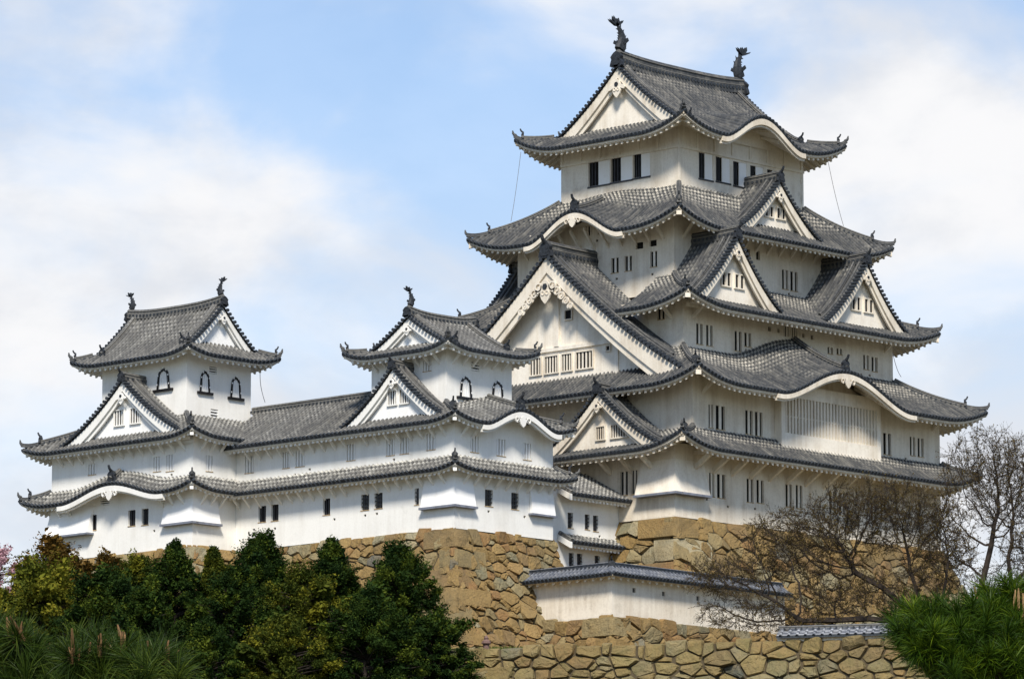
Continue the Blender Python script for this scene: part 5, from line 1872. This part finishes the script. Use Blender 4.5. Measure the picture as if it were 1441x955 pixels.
# ------------------------------------------------------------------ white parapet wall with tiled coping
par = thing('plaster_wall', 'cream plaster parapet wall with a blue-grey tiled coping, bent at a corner below the main tower', 'wall', (-5, -4.5, -8))
P0 = dict(cx=-11.9, cy=-5.0)
mk = {'S': [(-9.0 + i * 3.0, -8.75 + i * 3.0, -6.35, -6.05, 'hole') for i in range(5)]}
storey(par, (-11.9, 5.4, -5.0, 4.2), -8.1, -5.25, OLD[:1] + (M['old_plaster'],), S=[(-9.9, -9.6, -6.25, -5.95, 'mark'), (-7.0, -6.72, -6.25, -5.97, 'mark'), (-3.6, -3.3, -6.3, -6.0, 'mark')],
       W=[(-1.95, -1.55, -6.55, -6.15, 'hole'), (-3.5, -3.2, -6.15, -5.8, 'hole'), (1.5, 1.8, -6.2, -5.85, 'mark')], marks=False, sides='SW', dep=0.25)
back = MB()
obox(back, (-11.3, -4.4, -8.1), (16.4, 0, 0), (0, 0.1, 0), (0, 0, 2.9))
obox(back, (-11.3, -4.3, -8.1), (0.1, 0, 0), (0, 8.5, 0), (0, 0, 2.9))
obox(back, (5.29, -4.99, -8.1), (0.1, 0, 0), (0, 0.6, 0), (0, 0, 2.9))
obox(back, (-11.89, 4.1, -8.1), (0.6, 0, 0), (0, 0.1, 0), (0, 0, 2.9))
back.build('inner_face', M['old_plaster'], par)
CP = skirt_sides((-12.65, 5.4, -5.75, 4.2), (-11.6, 5.4, -4.7, 4.2), -5.32, -4.62, 'SW', lift=0.05, sl=2, c=0.1, open_ends=['SE', 'WN'], over={'S': 0.75, 'W': 0.75})
cp = skirt_roof(par, CP, OLD, 'tile_blue', 0.34, 0.10, 0.0, 0.0, eave_pitch=0.7, fascia=0.08, label='blue-grey tiled coping')
CQ = {'N': Side((5.4, -3.65), (-1, 0), (0, -1), 17.0, 1.05, lambda u, d: -5.32 + 0.667 * d, lambda d: 0 * d, lambda d: 0 * d + 17.0, 0.6),
      'E': Side((-10.55, -3.65), (0, 1), (-1, 0), 7.8, 1.05, lambda u, d: -5.32 + 0.667 * d, lambda d: 0 * d, lambda d: 0 * d + 7.8, 0.6)}
mb = MB()
for s_ in CQ.values():
    tiles(mb, s_, 0.34, 0.10, 0.0, 0.0, 4)
mb.build('inner_coping', [M['tile_blue'], M['tile_end']], cp)
rm = MB()
ridge_bar(rm, [(x, -4.7, -4.66) for x in np.linspace(-11.6, 5.4, 10)], 0.34, 0.28)
ridge_bar(rm, [(-11.602, y, -4.662) for y in np.linspace(4.2, -4.72, 8)], 0.34, 0.28)
rm.build('ridge', [M['tile_blue'], M['tile_end'], M['tile_end']], cp)
goblin_tile('goblin_tile', cp, (-11.75, -4.85, -4.7), (-0.7, -0.7), 0.5)

# low tiled coping on the front stone wall
cop = thing('tile_coping', 'low pale grey tile coping on top of the mossy front wall beside the pine', 'wall coping', (FL[0] + FE[0] * 26, FL[1] + FE[1] * 26, -12.4))
o2 = FL + FE * 18.6
fr_ = Side((o2[0] - FN[0] * 0.25, o2[1] - FN[1] * 0.25), FE, FN, 26.0, 0.75, lambda u, d: -12.15 + 0.62 * d, lambda d: 0 * d, lambda d: 0 * d + 26.0, 0.4)
mb = MB()
tiles(mb, fr_, 0.5, 0.10, 0.7, 0.3, 3, disc=False)
tc_ = mb.build('tile_row', [M['tile_blue'], M['tile_end']], cop)
mb = MB()
obox(mb, np.array([o2[0], o2[1], -12.6]) + fn3 * 0.02, fe3 * 26, fn3 * 0.7, (0, 0, 0.52))
mb.build('coping_base', M['old_plaster'], cop)
rm = MB()
ridge_bar(rm, [np.array([o2[0], o2[1], -11.74]) + fn3 * 0.5 + fe3 * q for q in np.linspace(0, 26, 12)], 0.34, 0.24)
rm.build('ridge', [M['tile_blue'], M['tile_end'], M['course']], cop)

# little stone post on the wall corner
pp = np.array([FL[0], FL[1], -12.4]) + fe3 * 0.55 + fn3 * 1.0
mb = MB()
for r0, r1, z0, z1 in ((0.20, 0.17, 0, 0.34), (0.17, 0.30, 0.34, 0.42), (0.30, 0.26, 0.42, 0.56), (0.26, 0.12, 0.56, 0.66), (0.12, 0.15, 0.66, 0.74), (0.15, 0.03, 0.74, 0.92)):
    tubes(mb, [pp + ZUP * z0], [pp + ZUP * z1], r0, r1, 10)
po = mb.build('stone_post', M['post'], base=pp)
tag(po, 'small reddish stone post standing on the left corner of the front wall', 'stone post')
# ------------------------------------------------------------------ plants
def quad_leaves(mb, C, size, rg, up=0.5, att=None, aspect=0.6, mat=0):
    n = len(C)
    nrm = rg.normal(size=(n, 3))
    nrm[:, 2] = np.abs(nrm[:, 2]) + up
    nrm /= np.linalg.norm(nrm, axis=1)[:, None]
    a = rg.normal(size=(n, 3))
    a -= (a * nrm).sum(1)[:, None] * nrm
    a /= np.linalg.norm(a, axis=1)[:, None]
    b = np.cross(nrm, a)
    s = size * rg.uniform(0.5, 1.35, n)[:, None]
    V = np.stack([C - a * s, C + b * s * aspect * 0.8 - a * s * 0.1, C + a * s, C - b * s * aspect * 0.8 - a * s * 0.1], 1)
    mb.add(V, np.arange(4 * n).reshape(n, 4), att=np.repeat(att, 4) if att is not None else None, mat=mat)


def leafy_tree(name, label, cat, x, y, ztop, rad, mat, seed, nclump=150, per=190, leaf=0.17, shape='cone', low=0.05, squash=0.75, group=None, z0=None, lean=0.0, csize=1.0):
    g = np.random.default_rng(seed)
    gz = ground_at(x, y) - 0.1 if z0 is None else z0
    H = ztop - gz
    t = thing(name, label, cat, (x, y, gz), group)
    base = np.array([x, y, gz])
    prof = {'cone': lambda q: np.clip(1.14 * (1 - q) ** 0.62 * np.minimum(1, 0.7 + 1.6 * q), 0, 1), 'round': lambda q: np.sqrt(np.clip(1 - (2 * q - 0.95) ** 2 / 1.15, 0.02, 1)),
            'dome': lambda q: np.clip(1 - q ** 2.4, 0.03, 1) ** 0.6}[shape]
    q = low + (1 - low) * g.random(nclump) ** 0.85
    th = g.uniform(0, 2 * math.pi, nclump)
    wob = 1 + 0.20 * np.sin(3 * th + seed) + 0.16 * np.sin(5 * th + 7 * q + seed)
    inner = g.random(nclump) < 0.25
    rr = rad * prof(q) * wob * np.where(inner, g.uniform(0.15, 0.65, nclump), g.uniform(0.68, 1.16, nclump))
    C = base + np.stack([rr * np.cos(th), rr * np.sin(th), q * H * 0.96 + g.normal(0, 0.12, nclump)], 1)
    tips = int(7 * csize + 2)
    C = np.concatenate([C, base + np.stack([g.normal(0, 0.06 * rad, tips), g.normal(0, 0.06 * rad, tips), H * g.uniform(0.86, 0.99, tips)], 1)])
    n = len(C)
    cr = (0.26 + 0.62 * g.random(n) ** 1.6) * rad / 3.2 * csize
    cr[-tips:] = 0.15 * rad / 2.6
    tint = g.random(n) ** 1.3
    rad_dir = C - (base + np.array([0, 0, 1.0]) * ((C[:, 2:3] - base[2]) * 0.8))
    rad_dir = rad_dir + np.array([0, 0, 0.25]) * g.uniform(-0.6, 1.6, (n, 1)) * rad * 0.3
    rad_dir /= np.linalg.norm(rad_dir, axis=1)[:, None] + 1e-6
    mb = MB()
    cnt = np.maximum(18, (per * (cr / cr.mean()) ** 1.5)).astype(int)
    idx = np.repeat(np.arange(n), cnt)
    dv = g.normal(size=(len(idx), 3))
    dv /= np.linalg.norm(dv, axis=1)[:, None]
    rr_ = g.random(len(idx)) ** 0.5
    P = C[idx] + dv * (rr_ * cr[idx])[:, None] * np.array([1, 1, squash])
    along = (dv * rad_dir[idx]).sum(1)
    P += rad_dir[idx] * (np.where(along > 0, along * 1.1, 0) * rr_ ** 2 * cr[idx])[:, None]
    P += g.normal(size=P.shape) * 0.05
    lsz = leaf * np.exp(g.normal(0, 0.30, n))[idx][:, None]
    quad_leaves(mb, P, lsz, g, 0.35, np.clip(tint[idx] + g.normal(0, 0.12, len(idx)), 0, 1))
    mb.build('crown', mat, t, attr='tint')
    tm = MB()
    nt = 9
    zz = np.linspace(0, H * 0.93, nt)
    path = base + np.stack([0.12 * np.sin(zz * 0.8 + seed), 0.12 * np.cos(zz * 0.6 + seed), zz], 1)
    R = np.linspace(0.055 * rad + 0.08, 0.025, nt)
    tubes(tm, path[:-1], path[1:], R[:-1], R[1:], 7)
    zc_ = np.clip(C[:, 2] - gz - 0.25 * np.hypot(C[:, 0] - x, C[:, 1] - y), 0.2, H * 0.9)
    st = np.stack([np.interp(zc_, zz, path[:, i]) for i in range(3)], 1)
    mid = (st + C) / 2 + np.array([0, 0, 0.08])
    tubes(tm, st, mid, 0.05, 0.035, 5)
    tubes(tm, mid, C, 0.035, 0.014, 5)
    tm.build('trunk', M['bark'], t)
    return t


def at(px, py, dist):
    p = spot(px, py, dist=dist)
    return p


EV = 'evergreens in front of the white buildings'
specs = [
    # px, top y, dist, radius, material, kind, shape, label
    (245, 759, 306, 2.7, 'dark_leaf', 'cone', 'dark evergreen whose pointed top reaches the wall corner of the leftmost tower'),
    (300, 772, 307, 2.3, 'mid_leaf', 'cone', 'slender olive evergreen just right of the leftmost tower corner'),
    (366, 753, 309, 3.1, 'dark_leaf', 'cone', 'dense dark evergreen standing in front of the two dark gallery windows'),
    (468, 761, 307, 2.6, 'dark_leaf', 'cone', 'dark evergreen in front of the left part of the central stone wall'),
    (562, 770, 303, 3.7, 'dark_leaf', 'cone', 'large dark conical evergreen beside the corner stones of the central wall'),
    (425, 800, 297, 3.8, 'mid_leaf', 'dome', 'yellowish olive evergreen in front between two darker ones'),
    (330, 800, 296, 3.6, 'dark_leaf', 'dome', 'broad deep green evergreen in the middle of the left grove'),
    (152, 800, 300, 3.6, 'dark_leaf', 'dome', 'rounded green evergreen left of the grove'),
    (205, 825, 296, 3.2, 'dark_leaf', 'dome', 'low dark evergreen above the left pine'),
    (515, 835, 293, 3.5, 'dark_leaf', 'dome', 'dark evergreen at the foot of the grove near the front wall'),
    (612, 868, 297, 2.3, 'dark_leaf', 'dome', 'small dark evergreen just left of the stone post'),
    (395, 872, 290, 3.4, 'mid_leaf', 'dome', 'olive green evergreen low at the bottom edge'),
    (195, 782, 311, 2.6, 'mid_leaf', 'dome', 'olive green evergreen left of the pointed one at the leftmost tower corner'),
    (290, 880, 288, 3.0, 'dark_leaf', 'dome', 'shaded dark evergreen low beside the left pine'),
]
for i, (px, py, d, r_, m, sh, lb) in enumerate(specs):
    p = at(px, py, d)
    z0 = min(ground_at(p[0], p[1]) - 0.1, p[2] - 4.5)
    leafy_tree('evergreen_tree', lb, 'tree', p[0], p[1], p[2], r_, M[m], 100 + i, nclump=380, per=230, leaf=0.088, shape=sh, csize=0.62, group=EV, z0=z0)
p = at(78, 762, 322)
leafy_tree('autumn_tree', 'rusty brown and green tree below the left end of the leftmost tower', 'tree', p[0], p[1], p[2], 3.0, M['rust_leaf'], 301, 150, 150, 0.13, 'dome', csize=0.9)
p = at(150, 782, 318)
leafy_tree('autumn_tree', 'small rust-tinted tree just below the leftmost tower wall', 'tree', p[0], p[1], p[2], 2.2, M['rust_leaf'], 302, 120, 130, 0.13, 'dome', csize=0.9)
p = at(58, 800, 312)
leafy_tree('broadleaf_tree', 'yellow-green leafy tree at the left edge above the pine', 'tree', p[0], p[1], p[2], 3.9, M['light_leaf'], 303, 190, 170, 0.14, 'dome')
p = at(8, 833, 308)
leafy_tree('broadleaf_tree', 'small yellow-green tree touching the left border', 'tree', p[0], p[1], p[2], 2.4, M['light_leaf'], 304, 120, 150, 0.14, 'dome')
p = at(-12, 762, 330)
leafy_tree('cherry_tree', 'pink blossoming cherry peeking in at the left border', 'tree', p[0], p[1], p[2], 1.7, M['pink_leaf'], 305, 130, 110, 0.08, 'round', low=0.35)


def grow(base, regions, seed, natt=1100, step=0.42, kill=0.75, infl=7.0, start=None, iters=110):
    """branching skeleton grown towards attraction points scattered in ellipsoid regions"""
    g = np.random.default_rng(seed)
    pts = []
    tot = sum(w for _, _, w in regions)
    for c, r, w in regions:
        n = int(natt * w / tot)
        d = g.normal(size=(n, 3))
        d /= np.linalg.norm(d, axis=1)[:, None]
        d *= (g.random(n) ** 0.42)[:, None]
        pts.append(np.asarray(c) + d[:, :1] * r[0] * RGT + d[:, 1:2] * r[1] * FWH + d[:, 2:] * r[2] * ZUP)
    A = np.concatenate(pts)
    nodes = [np.asarray(base, float)]
    parent = [-1]
    for path in (start or []):
        prev = 0
        for p in path:
            nodes.append(np.asarray(p, float))
            parent.append(prev)
            prev = len(nodes) - 1
    for _ in range(iters):
        N = np.array(nodes)
        d = A[:, None, :] - N[None, :, :]
        D = np.sqrt((d ** 2).sum(2))
        near = D.argmin(1)
        dm = D[np.arange(len(A)), near]
        act = dm < infl
        if not act.any():
            break
        acc = np.zeros_like(N)
        u = d[np.arange(len(A)), near] / dm[:, None]
        np.add.at(acc, near[act], u[act])
        cntr = np.bincount(near[act], minlength=len(N))
        new = 0
        for i in np.nonzero(cntr)[0]:
            v = acc[i] / cntr[i] + g.normal(0, 0.12, 3) + np.array([0, 0, 0.05])
            L = np.linalg.norm(v)
            if L < 0.15:
                v = g.normal(0, 1, 3)
                L = np.linalg.norm(v)
            q = N[i] + v / L * step
            nodes.append(q)
            parent.append(i)
            new += 1
        N2 = np.array(nodes[-new:])
        dd = np.sqrt(((A[:, None, :] - N2[None, :, :]) ** 2).sum(2)).min(1)
        A = A[dd > kill]
        if not len(A) or len(nodes) > 9000:
            break
    return np.array(nodes), np.array(parent)


def bare_tree(label, base, regions, seed, start=None, natt=1100, tip=0.0125, exp=2.06, twigs=5, buds=1.0, bark='bark', budmat='bud_leaf', step=0.42, kill=0.75, twl=0.9, maxr=0.36):
    g = np.random.default_rng(seed + 5)
    N, par_ = grow(base, regions, seed, natt, step, kill, start=start)
    n = len(N)
    child = np.zeros(n)
    kids = np.bincount(par_[1:], minlength=n)
    r = np.zeros(n)
    acc = np.zeros(n)
    for i in range(n - 1, -1, -1):
        r[i] = tip if kids[i] == 0 else max(tip, acc[i] ** (1 / exp))
        if par_[i] >= 0:
            acc[par_[i]] += r[i] ** exp
    r = np.minimum(np.where(r > tip * 3, r * 1.3, r), maxr)
    t = thing('bare_tree', label, 'tree', base, 'leafless trees at the right')
    mb = MB()
    i = np.arange(1, n)
    P0, P1 = N[par_[i]], N[i]
    tubes(mb, P0, P1, np.minimum(r[par_[i]], r[i] * 1.6), r[i], 5)
    mb.build('trunk', M[bark], t)
    # fine twigs on the thin ends
    thin = np.nonzero(r < tip * 2.4)[0]
    k_ = np.repeat(thin, twigs)
    d0 = N[k_] - N[np.maximum(par_[k_], 0)]
    d0 /= np.linalg.norm(d0, axis=1)[:, None] + 1e-6
    v = d0 * 0.9 + g.normal(0, 0.5, (len(k_), 3)) + np.array([0, 0, 0.12])
    v /= np.linalg.norm(v, axis=1)[:, None]
    ln = g.uniform(0.35, 1.1, len(k_)) * twl
    a = N[k_]
    m = a + v * ln[:, None] * 0.5
    v2 = v + g.normal(0, 0.35, v.shape)
    v2 /= np.linalg.norm(v2, axis=1)[:, None]
    e = m + v2 * ln[:, None] * 0.5
    tw = MB()
    tubes(tw, a, m, tip * 0.7, tip * 0.55, 3)
    tubes(tw, m, e, tip * 0.55, tip * 0.32, 3)
    v3 = v2 + g.normal(0, 0.6, v.shape)
    v3 /= np.linalg.norm(v3, axis=1)[:, None]
    tubes(tw, m, m + v3 * ln[:, None] * 0.45, tip * 0.45, tip * 0.3, 3)
    tw.build('twigs', M[bark], t)
    if buds > 0:
        nb = int(len(k_) * buds)
        w = g.integers(0, len(k_), nb)
        f = g.random(nb)[:, None]
        C = m[w] * (1 - f) + e[w] * f + g.normal(0, 0.025, (nb, 3))
        bm = MB()
        quad_leaves(bm, C, 0.042, g, 0.2, g.random(nb), 0.7)
        bm.build('buds', M[budmat], t, attr='tint')
    return t


def off(b, r_, f, z):
    return np.asarray(b) + RGT * r_ + FWH * f + ZUP * z


bA = spot(1300, 878, dist=297)
bA[2] = ground_at(bA[0], bA[1]) - 0.1
S_ = [[off(bA, -0.5, 0, 0.9), off(bA, -1.6, -0.3, 1.5), off(bA, -3.2, -0.5, 1.7), off(bA, -5.2, -0.6, 1.6), off(bA, -7.2, -0.7, 1.55)],
      [off(bA, -0.3, 0.3, 1.2), off(bA, -1.2, 0.5, 2.6), off(bA, -2.4, 0.7, 3.7), off(bA, -4.0, 0.8, 4.6)],
      [off(bA, 0.1, 0.3, 1.4), off(bA, -0.2, 0.6, 3.0), off(bA, -0.7, 0.8, 4.6)],
      [off(bA, 0.5, 0.2, 1.3), off(bA, 1.1, 0.2, 2.8), off(bA, 1.4, 0.4, 4.2)]]
bare_tree('wide spreading leafless tree whose low branches hang in front of the parapet wall', bA,
          [(off(bA, -9.0, -0.5, 2.0), (4.8, 1.8, 1.3), 0.9), (off(bA, -11.2, 0, 4.3), (2.9, 2.0, 1.2), 0.6), (off(bA, -6.6, 0.5, 6.2), (4.2, 2.5, 2.3), 1.6), (off(bA, -2.4, 0.6, 7.8), (4.8, 2.6, 2.2), 1.9),
           (off(bA, 0.9, 0.6, 5.4), (2.4, 2.2, 2.6), 0.8), (off(bA, -3.6, 0, 3.0), (4.2, 2.0, 1.7), 0.8)], 41, S_, 2500, buds=6.5, step=0.36, kill=0.48, twigs=9)
bB = spot(1346, 868, dist=304)
bB[2] = ground_at(bB[0], bB[1]) - 0.1
SB = [[off(bB, 0.5, 0, 1.2), off(bB, 1.4, 0, 2.4), off(bB, 2.4, 0, 3.5), off(bB, 3.4, 0, 4.6), off(bB, 4.3, 0, 5.4)],
      [off(bB, 0.5, 0, 1.25), off(bB, 1.1, 0.2, 3.0), off(bB, 1.7, 0.4, 5.0), off(bB, 2.2, 0.4, 7.0)]]
bare_tree('leafless tree with a thick trunk leaning right, behind the right pine', bB,
          [(off(bB, 2.4, 0.3, 10.9), (3.4, 2.2, 3.4), 2.2), (off(bB, 4.6, 0.2, 7.6), (2.6, 2.0, 2.6), 1.0), (off(bB, -0.5, 0.3, 7.2), (2.2, 1.6, 2.0), 0.7), (off(bB, 2.6, 0, 3.0), (2.2, 1.8, 1.6), 0.5)],
          43, SB, 2300, buds=6.5, bark='bark', step=0.38, kill=0.55, twigs=6)
bC = spot(1420, 872, dist=312)
bC[2] = ground_at(bC[0], bC[1]) - 0.1
SC = [[off(bC, 0.1, 0, 1.5), off(bC, -0.1, 0, 3.2), off(bC, 0.2, 0, 5.0), off(bC, 0.0, 0.1, 7.0)], [off(bC, 0.5, 0, 1.7), off(bC, 0.9, 0.2, 3.4), off(bC, 1.5, 0.2, 5.4)]]
bare_tree('slender dark leafless tree at the right border', bC,
          [(off(bC, 0.2, 0.3, 11.6), (2.8, 2.0, 3.0), 1.4), (off(bC, 1.8, 0.2, 6.2), (2.2, 1.8, 2.2), 0.8), (off(bC, -1.0, 0.2, 5.2), (1.4, 1.4, 1.6), 0.4)],
          47, SC, 1400, buds=4.0, step=0.40, kill=0.58, twigs=6)


def pine(label, trunk_px, dist, tufts, seed, nneed=150, length=0.14, candles=12, group='foreground pines', mat='needle', cmat='candle', clen=(0.07, 0.12), hub=None):
    """near pine: trunk below the frame, limbs carrying tufts of long needles and upright candles"""
    g = np.random.default_rng(seed)
    b = spot(*trunk_px, dist=dist)
    b[2] = -42.7
    t = thing('pine_tree', label, 'tree', b, group)
    C = []
    for (px, py, d, n, sx, sy) in tufts:
        for _ in range(n):
            a = g.uniform(0, 2 * math.pi)
            q = math.sqrt(g.random())
            C.append(spot(px + sx * q * math.cos(a), py + sy * q * math.sin(a), dist=d + g.uniform(-0.28, 0.28)))
    C = np.array(C)
    n = len(C)
    ctr = C.mean(0) - ZUP * 0.25
    tm = MB()
    hub = ctr - ZUP * 0.35 if hub is None else spot(*hub, dist=dist + 0.2)
    zz = np.linspace(0, 1, 8)[:, None]
    path = b + (hub - b) * zz + np.sin(zz * math.pi) * np.array([[0.12, -0.08, 0]])
    R = np.linspace(0.13, 0.045, 8)
    tubes(tm, path[:-1], path[1:], R[:-1], R[1:], 9)
    st = hub + (C - hub) * 0.0
    mid = hub + (C - hub) * 0.55 - ZUP * 0.10
    tubes(tm, st, mid, 0.022, 0.010, 5)
    ax = (C - mid)
    ax /= np.linalg.norm(ax, axis=1)[:, None]
    ax = ax * 0.6 + np.array([0, 0, 0.55]) + g.normal(0, 0.42, ax.shape)
    ax /= np.linalg.norm(ax, axis=1)[:, None]
    tubes(tm, mid, C - ax * 0.02, 0.010, 0.006, 5)
    tm.build('trunk', M['bark'], t)
    nm = MB()
    idx = np.repeat(np.arange(n), nneed)
    A = ax[idx]
    dv = g.normal(size=A.shape)
    dv -= (dv * A).sum(1)[:, None] * A
    dv /= np.linalg.norm(dv, axis=1)[:, None]
    ang = g.uniform(0.15, 1.55, len(idx))[:, None]
    D = A * np.cos(ang) + dv * np.sin(ang)
    st = C[idx] + A * g.uniform(-0.07, 0.04, len(idx))[:, None]
    ln = length * g.uniform(0.7, 1.15, len(idx))[:, None]
    droop = -ZUP * ln * 0.10
    m_ = st + D * ln * 0.55
    e_ = st + D * ln + droop
    side = np.cross(D, g.normal(size=D.shape))
    side /= np.linalg.norm(side, axis=1)[:, None]
    w = 0.0011
    V = np.stack([st - side * w, st + side * w, m_ + side * w * 1.1, m_ - side * w * 1.1, e_], 1)
    o = np.arange(len(idx))[:, None] * 5
    tint = np.clip(g.uniform(0, 1, n)[idx] * 0.6 + g.random(len(idx)) * 0.5, 0, 1)
    nm.add(V, [o + np.array([[0, 1, 2, 3]]), o + np.array([[3, 2, 4]])], att=np.repeat(tint, 5))
    nd = nm.build('needles', M[mat], t, attr='tint')
    nd['kind'] = 'stuff'
    top = np.argsort(-(C[:, 2]))[: max(int(len(C) * 0.6), candles)]
    for i in g.permutation(top)[:candles]:
        cm = MB()
        for k2 in range(int(g.integers(1, 4))):
            d_ = ax[i] * 0.4 + ZUP * 0.9 + g.normal(0, 0.14, 3)
            d_ /= np.linalg.norm(d_)
            L = g.uniform(*clen)
            s0 = C[i] + g.normal(0, 0.008, 3)
            tubes(cm, [s0, s0 + d_ * L * 0.7], [s0 + d_ * L * 0.7, s0 + d_ * L], [0.0065, 0.006], [0.006, 0.0025], 6)
        cm.build('candle', M[cmat], t)
    return t


pine('bright green pine with upright pale shoots in the lower right corner', (1420, 955), 20.0,
     [(1360, 890, 20.0, 52, 95, 38), (1425, 864, 20.1, 38, 55, 40), (1300, 884, 19.9, 22, 42, 26), (1480, 860, 20.2, 30, 60, 60), (1385, 908, 19.8, 40, 95, 20), (1440, 925, 19.9, 26, 50, 22), (1335, 925, 19.8, 26, 45, 16), (1390, 945, 19.7, 34, 70, 14), (1300, 908, 19.8, 14, 30, 16), (1560, 850, 20.3, 30, 60, 70)],
     61, nneed=190, candles=20, length=0.092, hub=(1500, 1040))
pine('pine with needles coloured dark for shade and brown upright shoots in the lower left corner', (60, 955), 17.0,
     [(60, 938, 17.0, 40, 110, 34), (160, 942, 17.0, 34, 90, 32), (0, 925, 17.1, 28, 60, 38), (215, 952, 16.9, 16, 45, 24), (-90, 945, 17.1, 20, 60, 40), (90, 1000, 16.8, 26, 150, 25)],
     67, nneed=170, candles=26, length=0.118, mat='shaded_needle', cmat='brown_candle', clen=(0.05, 0.11), hub=(60, 1120))

# short grass on the terrace behind the front wall
g = np.random.default_rng(5)
n = 5000
s_, t_ = g.uniform(-14, 6, n), g.uniform(0.8, 17, n)
P = np.stack([FL[0] + s_ * FE[0] + t_ * FN[0], FL[1] + s_ * FE[1] + t_ * FN[1], ground_z(s_, t_)], 1)
mb = MB()
a = g.uniform(0, math.pi, n)
w = np.stack([np.cos(a), np.sin(a), 0 * a], 1) * 0.06
h = np.stack([g.normal(0, 0.05, n), g.normal(0, 0.05, n), g.uniform(0.08, 0.24, n)], 1)
mb.add(np.stack([P - w, P + w, P + h], 1), np.arange(3 * n).reshape(n, 3), att=np.repeat(g.random(n), 3))
gr = mb.build('grass', M['grass'], attr='tint', base=(-25, -12, -11))
gr['kind'] = 'stuff'
gr['label'] = 'short grass on the terrace above the front stone wall'
